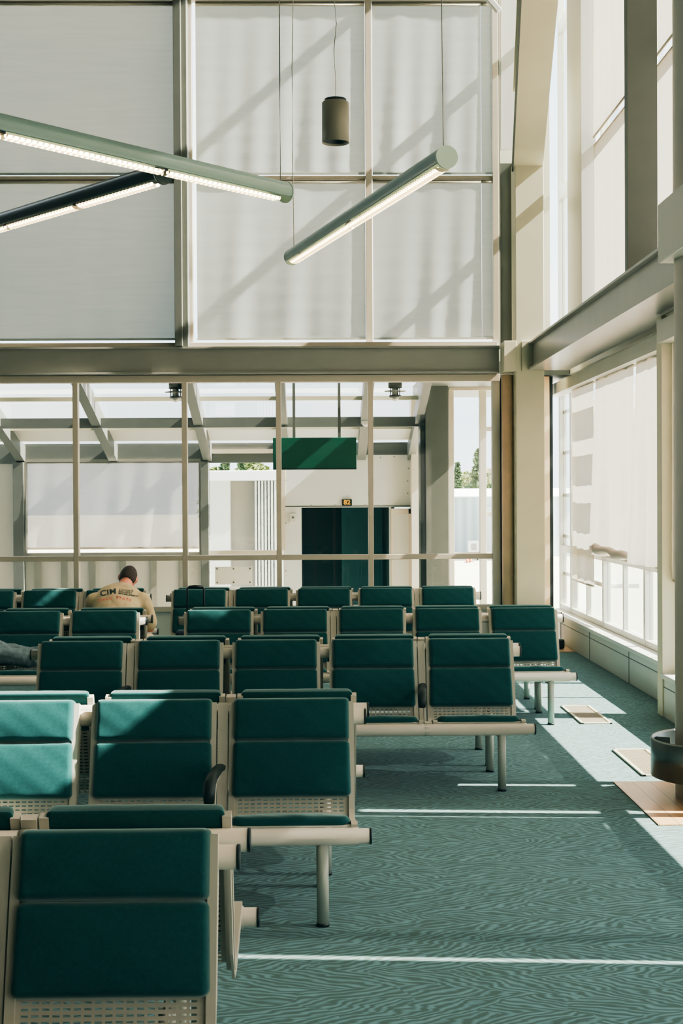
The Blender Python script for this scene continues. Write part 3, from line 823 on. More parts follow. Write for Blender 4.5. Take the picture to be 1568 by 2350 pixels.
MB().lathe((0, 0, 0), [(.02, .10), (.10, .04), (.118, .02)], 32).build('reflector', M['cap'], cyl)
MB().lathe((0, 0, 0), [(.0, .375), (.102, .375), (.102, .402), (.0, .402)], 48).build('lamp_collar', M['cap'], cyl)
H = CZ-cp.z
MB().tube([(0, 0, .40), (.004, 0, .55), (-.012, 0, .85), (.014, 0, 1.1), (-.004, 0, 1.3), (0, 0, 1.7), (0, 0, H)], .0038, 8).build('suspension_cable', M['wire'], cyl)

# ------------------------------------------------------------------ gate corridor beyond the glass
FY = 20.2
CF = -1.0
struct('floor_corridor', MB().box((-9, 16.62, CF-.1), (2.6, 20.6, CF)), M['concrete'], label='floor of the gate corridor beyond the glass', cat='floor')
struct('wall_back_base', MB().box((-9, 16.56, CF), (2.98, 16.66, .0)), M['panel'], label='base wall under the glazed screen', cat='wall')
def roofz(Y): return 3.37-.274*(Y-16.7)
ex = [(-8.2, 0), (-6.9, 0), (-5.5, 0)]
raf = thing('skylight', (0, 0, 0), 'sloping glass roof with steel rafters over the gate corridor', 'skylight', kind='structure')
for x in (-8.2, -6.85, -5.5, -4.15, -2.85, -1.52, -.42, .66):
    MB().bar((x, 16.7, roofz(16.7)-.06), (x, FY, roofz(FY)-.06), .12, .22).build('rafter', M['steel_mid'], raf)
MB().bar((1.36, 16.7, roofz(16.7)-.06), (1.36, FY, roofz(FY)-.06), .10, .22).build('rafter', M['steel_mid'], raf)
def purlin(Y, h, dz, w, mat):
    MB().box((-9, Y-w/2, roofz(Y)+dz-h), (1.36, Y+w/2, roofz(Y)+dz)).build('purlin', M[mat], raf)
purlin(18.10, .05, .02, .10, 'cream'); purlin(18.66, .13, -.06, .10, 'steel_mid'); purlin(19.25, .05, .02, .10, 'cream'); purlin(17.3, .05, .02, .1, 'cream')
MB().add([(-9, 16.7, roofz(16.7)+.06), (1.36, 16.7, roofz(16.7)+.06), (1.36, FY+.1, roofz(FY+.1)+.06), (-9, FY+.1, roofz(FY+.1)+.06)], [(0, 1, 2, 3)]).build('roof_glass', M['glass'], raf)
MB().add([(-9, 19.3, roofz(19.3)+.01), (1.36, 19.3, roofz(19.3)+.01), (1.36, 19.84, roofz(19.84)+.01), (-9, 19.84, roofz(19.84)+.01),
          (-9, 19.3, roofz(19.3)+.04), (1.36, 19.3, roofz(19.3)+.04), (1.36, 19.84, roofz(19.84)+.04), (-9, 19.84, roofz(19.84)+.04)],
         [(3, 2, 1, 0), (4, 5, 6, 7), (0, 1, 5, 4), (2, 3, 7, 6)]).build('eaves_panel', M['white'], raf)
struct('wall_corridor_head', MB().box((-9, FY-.015, 2.22), (1.36, FY+.1, 2.36)).box((-9, FY+.0, 2.36), (1.36, FY+.1, 2.50)), M['steel_mid'], label='grey beam along the top of the far corridor wall', cat='wall')
struct('ceiling_corridor', MB().box((1.40, 16.62, 3.14), (2.98, 20.3, 3.3)), M['steel_mid'], label='solid ceiling at the right of the gate corridor', cat='ceiling')

def FX(px): return AY(px, 1142, FY).x
def FZ(py): return AY(724, py, FY).z
# posts
for k, (a, b) in enumerate(((33, 57), (462, 480))):
    struct('corridor_post', MB().box((FX(a), FY-.1, CF), (FX(b), FY+.1, 2.24)), M['steel_mid'], bevel=.005, label=['grey steel post left of the big corridor blind', 'grey steel post right of the big corridor blind'][k], cat='column')
# far-left panel
struct('wall_corridor_left', MB().box((-9, FY, CF), (FX(33), FY+.06, 2.24)), M['panel'], label='pale panel wall left of the corridor blind', cat='wall')
# big blind window
w4 = thing('window_4', (0, FY, 0), 'corridor window behind the big see-through blind', 'window', kind='structure')
zt, zb, zs = FZ(1058), FZ(1257), FZ(1270)
MB().box((FX(57), -.05, zt), (FX(462), .05, zt+.04)).box((FX(57), -.06, zs-.04), (FX(462), .06, zs+.03)).box((FX(57), -.05, zs), (FX(57)+.03, .05, zt)).box((FX(462)-.03, -.05, zs), (FX(462), .05, zt)).build('window_frame', M['steel'], w4)
MB().box((FX(57), .0, zs), (FX(462), .006, zt)).build('pane', M['glass'], w4)
sb = thing('roller_blind', ((FX(62)+FX(458))/2, FY-.10, zb), 'wide see-through grey blind in the gate corridor', 'blind')
hw = (FX(458)-FX(62))/2
shade_mesh(-hw, hw, .02, zt-zb-.01, n=60, seed=77, folds=.035).build('fabric', M['shade_corr'], sb)
MB().box((-hw, -.01, 0), (hw, .01, .03)).build('hem_bar', M['frame'], sb)
# low bright panels below
lp = struct('wall_corridor_low', MB().box((FX(57), FY, CF), (FX(462), FY+.05, zs-.04)), M['white'], label='bright low panels beneath the corridor blind', cat='wall')
shadow_rib = MB()  # grey bars put in for the shadow stripes on these panels
for px in (80, 140, 205, 275, 345, 412): shadow_rib.box((FX(px), FY-.05, CF), (FX(px+14), FY-.002, zs-.04))
struct('trim_14', shadow_rib, M['steel'], label='grey bars standing in for shadow stripes on the low corridor panels', cat='trim')
# middle window 480-640
w5 = thing('window_5', (0, FY, 0), 'clear corridor window looking out to the boarding bridge', 'window', kind='structure')
z0, z1 = FZ(1262), FZ(1040)
MB().box((FX(480), -.05, z0-.06), (FX(648), .05, z0)).box((FX(640), -.05, z0), (FX(655), .05, z1+.2)).box((FX(480), -.05, z1), (FX(650), .05, z1+.06)).build('window_frame', M['frame'], w5)
MB().box((FX(480), 0, z0), (FX(645), .006, z1)).build('pane', M['glass'], w5)
struct('wall_corridor_mid', MB().box((FX(480), FY, CF), (FX(648), FY+.05, FZ(1345))), M['white'], label='low white panel under the clear corridor window', cat='wall')
MB().box((FX(480), 0, FZ(1345)), (FX(645), .006, z0-.06)).build('pane', M['glass'], w5)
pl = thing('notice_plate', ((FX(493)+FX(578))/2, FY-.03, FZ(1340)), 'blank pale plate fixed by bolts low in the corridor window', 'plate')
hw = (FX(578)-FX(493))/2; hh = FZ(1299)-FZ(1340)
MB().box((-hw, 0, 0), (hw, .02, hh)).build('plate', M['panel'], pl, bevel=.004)
bl = MB()
for x in (-hw+.03, 0, hw-.03):
    for z in (.03, hh-.03): bl.tube([(x, -.006, z), (x, 0, z)], .012, 10, up=(0, 0, 1))
bl.build('bolt', M['steel_dark'], pl)
# gate wall with opening
gx0, gx1, gz = FX(692), FX(893), FZ(1165)
wl = struct('wall_gate', MB().box((FX(650), FY-.04, CF), (gx0, FY+.04, FZ(1045))).box((gx0, FY-.04, gz), (FX(944), FY+.04, FZ(1045))).box((gx1, FY-.02, CF), (gx1+.03, FY+.04, gz)), M['white'], label='white panelled gate wall around the dark doorway', cat='wall')
bt = MB()
for px, py in ((656, 1102), (656, 1201), (656, 1310), (715, 1160), (770, 1160), (838, 1160), (875, 1162), (846, 1050), (874, 1050), (905, 1048), (938, 1048), (938, 1075), (936, 1104), (936, 1132), (936, 1160)):
    p = AY(px, py, FY-.045); bt.tube([p, p+Vector((0, .01, 0))], .012, 8)
struct('trim_15', bt, M['steel'], label='bolt heads on the gate wall panels', cat='trim')
struct('trim_16', MB().box((FX(650), FY-.044, FZ(1163)), (FX(944), FY-.04, FZ(1161))).box((FX(853)-.004, FY-.044, FZ(1163)), (FX(853)+.004, FY-.04, FZ(1045))), M['steel_dark'], label='panel joints of the gate wall', cat='trim')
# dark doorway : bellows corridor
dw = thing('boarding_bridge', ((gx0+gx1)/2, FY, CF), 'dark ribbed boarding bridge seen through the gate doorway', 'boarding bridge')
hw = (gx1-gx0)/2
MB().box((-hw-.02, 2.6, 0), (hw+.02, 2.7, gz-CF)).box((-hw-.08, .05, 0), (-hw, 2.7, gz-CF)).box((hw, .05, 0), (hw+.08, 2.7, gz-CF)).box((-hw-.08, .05, gz-CF), (hw+.08, 2.7, gz-CF+.06)).build('tunnel', M['tunnel'], dw)
rb = MB(); n = 14
for k in range(n):
    x = -hw*.05+k*(hw*1.0/n)
    rb.box((x, 1.2+.03*k, 0), (x+.05, 1.26+.03*k, gz-CF))
rb.build('bellows', M['bellows'], dw)
MB().box((-hw*.72, 1.7, 0), (-hw*.68, 1.8, gz-CF)).box((-hw*.25, 1.7, 0), (-hw*.19, 1.8, gz-CF)).build('bridge_frame', M['lamp_dark'], dw)
# number sign
ns = thing('gate_number_sign', AY(796.5, 1153, FY-.06), 'small black sign with amber number 82 above the gate doorway', 'sign')
MB().box((-.07, -.01, -.045), (.07, .01, .045)).build('sign_board', M['black'], ns, bevel=.004)
def text_obj(txt, size, mat, parent, loc, rot=(PI/2, 0, 0), bold=0, extr=.001, sx=1, align='CENTER'):
    c = bpy.data.curves.new('lettering', 'FONT'); c.body = txt; c.size = size; c.extrude = extr; c.align_x = align; c.align_y = 'CENTER'; c.offset = bold
    tmp = bpy.data.objects.new('tmp_text', c); COL.objects.link(tmp)
    bpy.context.view_layer.update()
    me = bpy.data.meshes.new_from_object(tmp.evaluated_get(bpy.context.evaluated_depsgraph_get()))
    bpy.data.objects.remove(tmp); me.name = 'lettering'; me.materials.clear(); me.materials.append(mat)
    o = bpy.data.objects.new('lettering', me); COL.objects.link(o); o.parent = parent; o.location = loc; o.rotation_euler = rot; o.scale = (sx, 1, 1)
    return o
text_obj('82', .088, M['yellow'], ns, (0, -.013, -.001), bold=.003, sx=1.1)
# switch box
sx_ = thing('switch_box', AY(672.5, 1189, FY-.06), 'small grey switch box on the wall left of the doorway', 'switch')
MB().box((-.045, -.02, -.065), (.045, .02, .065)).build('box', M['panel'], sx_, bevel=.006)
MB().tube([(0, -.03, .01), (0, -.02, .01)], .016, 12).build('button', M['steel_dark'], sx_)
# door leaf right of the doorway
dl = thing('door_1', (FX(897), FY, CF), 'pale metal door leaf folded open right of the doorway', 'door', kind='structure')
w = FX(945)-FX(897)
MB().box((.0, -.08, 0), (w, -.05, FZ(1168)-CF)).build('door_leaf', M['white'], dl, bevel=.004)
MB().box((0, -.10, 0), (.035, -.05, FZ(1178)-CF)).box((w-.05, -.11, 0), (w, -.05, FZ(1168)-CF)).box((0, -.11, FZ(1180)-CF), (w, -.05, FZ(1168)-CF)).build('door_frame', M['frame'], dl)
MB().box((w+.02, -.2, 0), (w+.09, .05, FZ(1166)-CF)).build('side_panel', M['white'], dl)
# right-hand column in corridor and beyond
struct('corridor_column', MB().box((AY(978, 1142, 18.2).x, 18.2, CF), (AY(1030, 1142, 18.2).x, 18.6, 3.14)), M['steel_dark'], bevel=.004, label='wide grey column in the gate corridor', cat='column')
struct('trim_17', MB().box((AY(965, 1142, 18.3).x, 18.25, CF), (AY(978, 1142, 18.3).x, 18.6, 3.14)), M['lamp_dark'], label='dark recessed strip beside the wide grey corridor column', cat='trim')
struct('trim_18', MB().box((AY(945, 1142, 19.9).x, 19.9, CF), (AY(966, 1142, 19.9).x, 20.3, 3.14)), M['frame'], label='pale post beside the gate wall', cat='trim')
w6 = thing('window_6', (0, 18.5, 0), 'tall corridor window showing sky, trees and a hangar', 'window', kind='structure')
def WX(px): return AY(px, 1142, 18.5).x
def WZ(py): return AY(1080, py, 18.5).z
f = MB()
f.box((WX(1030), -.05, CF), (WX(1042), .05, 3.14)).box((WX(1101), -.06, CF), (WX(1116), .06, 3.14)).box((WX(1030), -.10, WZ(897)), (WX(1160), .05, 3.14))
for py in (985, 1080, 1180): f.box((WX(1116), -.04, WZ(py+5)), (WX(1160), .04, WZ(py-5)))
f.box((WX(1042), -.04, WZ(1273)), (WX(1160), .04, WZ(1267)))
f.build('window_frame', M['frame'], w6, bevel=.003)
MB().box((WX(1042), 0, CF), (WX(1101), .006, WZ(897))).build('pane', M['glass'], w6)
MB().box((WX(1116), 0, CF), (WX(1160), .006, WZ(897))).build('pane', M['glass'], w6)

# hanging green sign
sg0, sg1 = AY(627, 1078, 17.9), AY(818, 1004, 17.9)
sg = thing('hanging_sign', ((sg0.x+sg1.x)/2, 17.9, sg0.z), 'blank dark green sign board hung from two rods in the corridor', 'sign')
hw = (sg1.x-sg0.x)/2; hh = sg1.z-sg0.z
MB().box((-hw, -.05, 0), (hw, .05, hh)).build('sign_board', M['sign_green'], sg, bevel=.006)
MB().box((-hw, -.052, 0), (hw, .052, .015)).build('lower_trim', M['sign_side'], sg)
for px in (675, 779):
    x = AY(px, 1000, 17.9).x-(sg0.x+sg1.x)/2
    MB().box((x-.018, -.018, hh), (x+.018, .018, 3.16-sg0.z)).build('hanging_rod', M['steel_dark'], sg)
# lanterns
def lantern(px, label):
    p = AY(px, 882, 17.6)
    t = thing('ceiling_lantern', (p.x, 17.6, 3.14), label, 'lamp', 'caged lantern lamps in the gate corridor')
    MB().lathe((0, 0, 0), [(0, 0), (.085, 0), (.085, -.07), (.05, -.075), (0, -.075)], 24).build('mount', M['steel_dark'], t)
    MB().lathe((0, 0, 0), [(.04, -.075), (.04, -.17), (.0, -.17)], 20).build('lamp_glass', M['dome'], t)
    MB().lathe((0, 0, 0), [(.04, -.095), (.135, -.108), (.135, -.113), (.04, -.105)], 32).build('disc', M['steel_dark'], t)
    MB().lathe((0, 0, 0), [(.04, -.16), (.075, -.16), (.075, -.185), (.04, -.19)], 24).build('lower_ring', M['steel_dark'], t)
    for k in range(4):
        a = k*PI/2+.4; MB().tube([(.062*math.cos(a), .062*math.sin(a), -.07), (.062*math.cos(a), .062*math.sin(a), -.16)], .006, 8).build('cage_bar', M['steel_dark'], t)
    MB().ball((0, 0, -.20), (.045, .045, .035)).build('globe', M['dome'], t)
    return t
lantern(403, 'dark caged lantern at the left, near the second rafter'); lantern(907, 'dark caged lantern at the right, near the wide grey column')
struct('lamp_rail', MB().box((-9, 17.5, 3.15), (2.6, 17.7, 3.19)), M['frame'], label='narrow soffit carrying the corridor lanterns', cat='trim')
dc = thing('smoke_detector', AY(840, 968, 18.5), 'small white dome device hanging under a rafter', 'detector')
MB().ball((0, 0, -.02), (.05, .05, .045)).build('dome', M['dome'], dc)
MB().lathe((0, 0, 0), [(.0, .03), (.052, .03), (.052, -.01), (.04, -.012)], 20).build('mount', M['white'], dc)
MB().tube([(0, 0, .03), (.03, .05, .5)], .008, 8).build('conduit', M['steel'], dc)

# ------------------------------------------------------------------ outside
GZ = -4.0
struct('ground', MB().box((-300, 20.8, GZ-.5), (400, 500, GZ)).box((3.4, -100, GZ-.5), (400, 20.8, GZ)), M['concrete'], label='pale concrete apron outside', cat='ground')
# boarding bridge outside, at Y 27
jb = thing('boarding_bridge_exterior', (0, 27, 0), 'pale boarding bridge with corrugated wall outside the corridor window', 'boarding bridge')
def JX(px): return AY(px, 1142, 27).x
def JZ(py): return AY(560, py, 27).z
MB().box((JX(478), -.1, JZ(1103)), (JX(660), 2, JZ(1080))).build('roof_fascia', M['roofwhite'], jb, bevel=.01)
MB().box((JX(482), 0, GZ), (JX(528), 2, JZ(1103))).build('white_column', M['white'], jb)
MB().box((JX(528), .3, GZ), (JX(585), 2, JZ(1103))).build('grey_panel', M['steel'], jb)
cr = MB()
for k in range(7):
    x = JX(585)+k*(JX(637)-JX(585))/7; cr.box((x, -.02, GZ), (x+.038, .3, JZ(1104)))
cr.box((JX(585), .1, GZ), (JX(650), 2, JZ(1104)))
cr.build('corrugated_wall', M['white'], jb)
# hangar
hg = thing('hangar', (0, 135, GZ), 'long hangar with white roof and pale blue corrugated walls', 'building')
def HX(px): return AY(px, 1142, 135).x
def HZ(py): return AY(1070, py, 135).z-GZ
MB().box((HX(800), 0, 0), (HX(1400), 30, HZ(1141))).build('corrugated_wall', M['corr_blue'], hg)
MB().add([(HX(795), -.6, HZ(1141)), (HX(1405), -.6, HZ(1141)), (HX(1405), -.6, HZ(1139)), (HX(795), -.6, HZ(1139)), (HX(795), 15, HZ(1119)), (HX(1405), 15, HZ(1119))], [(0, 1, 2, 3), (3, 2, 5, 4)]).build('roof', M['roofwhite'], hg)
MB().box((HX(1112), -8, 0), (HX(1200), 0, HZ(1165))).build('white_annex', M['roofwhite'], hg)
eq = thing('ground_power_cart', (AY(1087, 1142, 128).x, 128, GZ), 'white service unit parked before the pale blue hangar', 'equipment cart')
MB().box((-.45, 0, .3), (.45, .9, 1.75)).build('cabinet', M['roofwhite'], eq, bevel=.03)
MB().box((-.25, -.03, .9), (.25, 0, 1.5)).build('access_panel', M['steel'], eq)
for x in (-.35, .35): MB().tube([(x-.06, .2, .2), (x+.06, .2, .2)], .2, 16).build('wheel', M['cap'], eq)
for k, px in enumerate((1073, 1085)):
    c = thing('traffic_cone', (AZ(px, 1291, GZ).x, AZ(px, 1291, GZ).y+k*1.5, GZ), ['orange traffic cone on the apron, left of a pair', 'orange traffic cone on the apron, right of a pair'][k], 'traffic cone', 'traffic cones on the apron')
    MB().lathe((0, 0, 0), [(.17, .03), (.03, .5), (0, .5)], 16).build('cone_body', M['orange'], c)
    MB().box((-.25, -.25, 0), (.25, .25, .04)).build('base', M['cap'], c)
def conifer(x, Y, h, r, label, grp, seed, round_=False):
    rnd = random.Random(seed)
    t = thing('conifer_tree' if not round_ else 'leafy_tree', (x, Y, GZ), label, 'tree', grp)
    MB().tube([(0, 0, 0), (0, 0, h*.9)], [h*.02, h*.006], 8).build('trunk', M['bark'], t)
    mb = MB(); n = 1300
    for k in range(n):
        if round_:
            u = rnd.random(); z = h*(.25+.75*u); rr = r*math.sqrt(max(0, 1-(2*u-1)**2))*(1+.15*math.sin(k))
        else:
            u = rnd.random()**1.25; z = h*(.12+.88*u); rr = r*(1-u)*(.72+.28*math.sin(z*5.5/h*8))+.05
        a = rnd.uniform(0, 2*PI); q = rr*math.sqrt(rnd.uniform(.2, 1)); s = h*.026*rnd.uniform(.6, 1.3)
        c = Vector((q*math.cos(a), q*math.sin(a), z-(0 if round_ else q*.25)))
        o1 = Vector((rnd.uniform(-1, 1), rnd.uniform(-1, 1), rnd.uniform(-.6, .4)))*s*1.6; o2 = Vector((rnd.uniform(-1, 1), rnd.uniform(-1, 1), rnd.uniform(-1, 1)))*s
        mb.add([c-o1, c+o2, c+o1*.9, c-o2], [(0, 1, 2, 3)])
    mb.build('foliage', M['foliage2' if round_ else 'foliage'], t)
G5 = 'trees beyond the hangar'
tr = [(1050, 1062, 1.7, 0), (1098, 1030, 3.2, 0), (1075, 1083, 3.5, 1), (1061, 1092, 3.5, 1), (1122, 1078, 4, 1), (1140, 1066, 3.4, 0), (1089, 1072, 2.6, 0)]
wd = ['small pointed conifer left in the tall corridor window', 'tall pointed conifer right in the tall corridor window', 'round leafy tree between the two window conifers', 'low leafy tree just above the hangar roof', 'leafy tree seen in the narrow corner panes', 'conifer half behind the corner window frame', 'slender conifer beside the tall one']
for k, (px, py, r, rd) in enumerate(tr):
    Y = 175+k*14; p = AY(px, py, Y); conifer(p.x, Y, p.z-GZ, r*1.1, wd[k], G5, 100+k, bool(rd))
wd2 = ['pointed conifer left above the boarding bridge roof', 'layered conifer in the middle above the boarding bridge roof', 'round yellow-green tree above the boarding bridge roof', 'low bush at the far left above the boarding bridge roof', 'round tree nearest the green sign above the bridge roof']
for k, (px, py, r, rd) in enumerate([(517, 1042, 1.6, 0), (553, 1056, 2.0, 0), (580, 1060, 2.4, 1), (492, 1074, 1.5, 1), (602, 1070, 1.8, 1)]):
    Y = 110+k*9; p = AY(px, py, Y); conifer(p.x, Y, p.z-GZ, r, wd2[k], 'trees beyond the boarding bridge', 200+k, bool(rd))

# ------------------------------------------------------------------ people
def remesh(o, vox, it=6, fac=.6, sub=False):
    r = o.modifiers.new('remesh', 'REMESH'); r.mode = 'VOXEL'; r.voxel_size = vox; r.use_smooth_shade = True
    s = o.modifiers.new('smooth', 'SMOOTH'); s.iterations = it; s.factor = fac
def limb(mb, pts, rs, ry=None, n=16):
    P = [Vector(p) for p in pts]; mb.tube(P, rs, n, ry=ry)
    mb.ball(P[0], rs[0]*.98, 14, 8); mb.ball(P[-1], rs[-1]*.98, 14, 8)
def finger(mb, base, d, curl, L, r, side):
    p = Vector(base); pts = [p.copy()]; dd = Vector(d).normalized()
    for k in range(3):
        dd = (Matrix.Rotation(curl, 3, side) @ dd); p = p+dd*L*(.42, .32, .26)[k]; pts.append(p.copy())
    limb(mb, pts, [r, r*.95, r*.88, r*.78], n=10)

# seated man, bent forward, seen from behind, on the fourth-row left bench turned away
man = thing('person', (-1.66, 11.80, 0), 'seated person from behind, bent forward, sand T-shirt with printed back and short dark hair', 'person')
def L(x, y, z): return Vector((x+1.66, y-11.80, z))
H0 = L(-1.625, 12.36, 1.035)
bd = MB()
# torso (under the shirt), neck, head
bd.tube([L(-1.67, 11.74, .50), L(-1.67, 11.80, .62), L(-1.67, 11.92, .76), L(-1.67, 12.08, .88), L(-1.655, 12.19, .94)], [.15, .145, .16, .165, .08], 24, ry=[.12, .11, .11, .10, .06])
limb(bd, [L(-1.655, 12.17, .92), L(-1.64, 12.27, .975), L(-1.63, 12.33, 1.0)], [.062, .056, .056])
R_h = Matrix.Rotation(math.radians(12), 3, 'Y') @ Matrix.Rotation(math.radians(-48), 3, 'X')
hb = MB().ball((0, 0, 0), (.074, .095, .112), 28, 20)
hb.ball((0, .055, -.055), (.055, .05, .055), 18, 12)      # jaw
hb.ball((0, .10, -.015), (.013, .022, .022), 10, 8)       # nose
hb.ball((0, .092, -.06), (.026, .012, .010), 10, 8)       # mouth
for s_ in (-1, 1):
    hb.ball((s_*.030, .084, .012), (.014, .012, .010), 10, 8)
    hb.ball((s_*.078, .0, -.005), (.012, .024, .034), 12, 8)
bd.add([H0+R_h @ v for v in hb.v], hb.f, True)
# arms
for s_, sh, el, ha in ((1, L(-1.485, 12.06, .86), L(-1.415, 12.14, .62), L(-1.54, 12.40, .66)), (-1, L(-1.855, 12.06, .86), L(-1.90, 12.14, .62), L(-1.74, 12.40, .66))):
    limb(bd, [sh, sh.lerp(el, .5), el], [.055, .050, .042]); limb(bd, [el, el.lerp(ha, .5), ha], [.043, .038, .028])
    dr = (ha-el).normalized(); pc = ha+dr*.05
    bd.ball(pc, (.040, .045, .020), 12, 8)
    for k in range(4):
        finger(bd, pc+Vector((-.027+.018*k, .035, 0)), (0, 1, 0), -.45, (.072, .082, .078, .062)[k], .0085, 'X')
    finger(bd, pc+Vector((-s_*.035, 0, .01)), (-s_*.6, .8, .2), -.3, .06, .010, 'X')
# legs
for s_, hp, kn, an in ((1, L(-1.57, 11.76, .50), L(-1.43, 12.17, .50), L(-1.46, 12.16, .09)), (-1, L(-1.77, 11.76, .50), L(-1.92, 12.17, .50), L(-1.90, 12.16, .09))):
    limb(bd, [hp, hp.lerp(kn, .5), kn], [.092, .078, .056]); limb(bd, [kn, kn.lerp(an, .35), an], [.055, .056, .036])
    limb(bd, [an+Vector((0, -.03, -.03)), an+Vector((0, .10, -.05))], [.04, .034])
body = bd.build('body', M['skin'], man); remesh(body, .008)
sh_ = MB()
sh_.tube([L(-1.67, 11.70, .49), L(-1.67, 11.745, .57), L(-1.672, 11.83, .69), L(-1.675, 11.95, .79), L(-1.675, 12.05, .86), L(-1.67, 12.13, .91), L(-1.66, 12.185, .94), L(-1.65, 12.215, .952)],
         [.19, .18, .185, .20, .205, .19, .14, .078], 32, ry=[.14, .135, .13, .125, .115, .10, .08, .06])
for s_, sh, el in ((1, L(-1.475, 12.06, .855), L(-1.415, 12.135, .645)), (-1, L(-1.87, 12.06, .855), L(-1.905, 12.135, .645))):
    limb(sh_, [sh, sh.lerp(el, .5), sh.lerp(el, .92)], [.080, .080, .074])
shirt = sh_.build('t_shirt', M['shirt'], man); remesh(shirt, .010, 26, .7)
txs = bpy.data.textures.new('shirt_wrinkle', 'CLOUDS'); txs.noise_scale = .11
dms = shirt.modifiers.new('wrinkle', 'DISPLACE'); dms.texture = txs; dms.strength = .02; dms.mid_level = .5
so = MB()
for s_, hp, kn in ((1, L(-1.585, 11.76, .50), L(-1.43, 12.17, .50)), (-1, L(-1.755, 11.76, .50), L(-1.92, 12.17, .50))):
    limb(so, [hp, hp.lerp(kn, .5), hp.lerp(kn, .97)], [.112, .095, .078])
so.ball(L(-1.67, 11.74, .50), (.17, .13, .10))
shorts = so.build('shorts', M['shorts'], man); remesh(shorts, .010, 6)
hr = MB()
hh_ = MB().ball((0, 0, 0), (.0775, .0985, .1155), 32, 24)
keep = [i for i, f_ in enumerate(hh_.f) if (lambda c: (c.z > -.02+ .9*max(0, c.y-.0)) and not (c.y > .06 and c.z < .055) or (c.y < -.02 and c.z > -.075))(sum((hh_.v[j] for j in f_), Vector())/len(hh_.f[i]))]
hr.add([H0+R_h @ v for v in hh_.v], [hh_.f[i] for i in keep], True)
hair = hr.build('hair', M['hair'], man)
md = hair.modifiers.new('thick', 'SOLIDIFY'); md.thickness = .006; md.offset = -1
shoes = []
for x in (-1.46, -1.90):
    m_ = MB(); m_.tube([L(x, 12.08, .05), L(x, 12.20, .05), L(x, 12.32, .035)], [.045, .048, .03], 14, ry=[.045, .045, .03]); m_.build('shoe', M['shoe'], man)
# printed lettering laid over the back of the shirt
bpy.context.view_layer.update()
dg_ = bpy.context.evaluated_depsgraph_get()
def print_on(target, me, P0, ex, ez, dirn, off=.003):
    """drape flat lettering (x, y of the mesh) over the target"""
    ev = target.evaluated_get(dg_); mw = target.matrix_world; mi = mw.inverted()
    for v in me.vertices:
        p = P0+ex*v.co.x+ez*v.co.y
        ok, loc, nrm, idx = ev.ray_cast(mi @ (p-dirn*.5), (mi.to_3x3() @ dirn).normalized())
        q = (mw @ loc) if ok else p
        v.co = q-dirn*off-dirn*(v.co.z)
def shirt_print(txt, size, mat, px, py, slope, bold=0, sx=1.0, shear=0):
    c = bpy.data.curves.new('l', 'FONT'); c.body = txt; c.size = size; c.extrude = 0; c.align_x = 'LEFT'; c.align_y = 'CENTER'; c.offset = bold; c.shear = shear
    c.space_character = 1.05
    tmp = bpy.data.objects.new('tmp_text', c); COL.objects.link(tmp); bpy.context.view_layer.update()
    me = bpy.data.meshes.new_from_object(tmp.evaluated_get(bpy.context.evaluated_depsgraph_get())); bpy.data.objects.remove(tmp)
    bm = bmesh.new(); bm.from_mesh(me); bmesh.ops.triangulate(bm, faces=bm.faces); bmesh.ops.subdivide_edges(bm, edges=[e for e in bm.edges if e.calc_length() > .012], cuts=2); bm.to_mesh(me); bm.free()
    me.materials.clear(); me.materials.append(mat)
    P = AY(px, py, 11.9); ex = Vector((math.cos(slope), 0, math.sin(slope)))*sx; ez = Vector((-math.sin(slope), 0, math.cos(slope)))
    # arc: bend lines with the shoulders
    for v in me.vertices: v.co.y -= 0.0
    dirn = (P-CAM).normalized()
    print_on(shirt, me, P, ex, ez, dirn)
    o = bpy.data.objects.new('shirt_lettering', me); COL.objects.link(o); o.parent = shirt
    o.matrix_parent_inverse = shirt.matrix_world.inverted()
    return o
shirt_print('CIM', .062, M['ink_green'], 229, 1363, .17, bold=.0012, sx=1.25, shear=.10)
shirt_print('CONCRETE', .020, M['ink_green'], 273, 1353, -.13, bold=.0003, sx=1.15)
shirt_print('INDUSTRY', .020, M['ink_green'], 272.5, 1357.3, -.15, bold=.0003, sx=1.15)
shirt_print('MANAGEMENT', .020, M['ink_green'], 272, 1361.3, -.17, bold=.0003, sx=1.22)
shirt_print('CHICO', .030, M['ink_red'], 223, 1378.5, .16, bold=.0002, sx=1.32)
shirt_print('STATE', .030, M['ink_red'], 266.5, 1370.5, -.22, bold=.0002, sx=1.5)

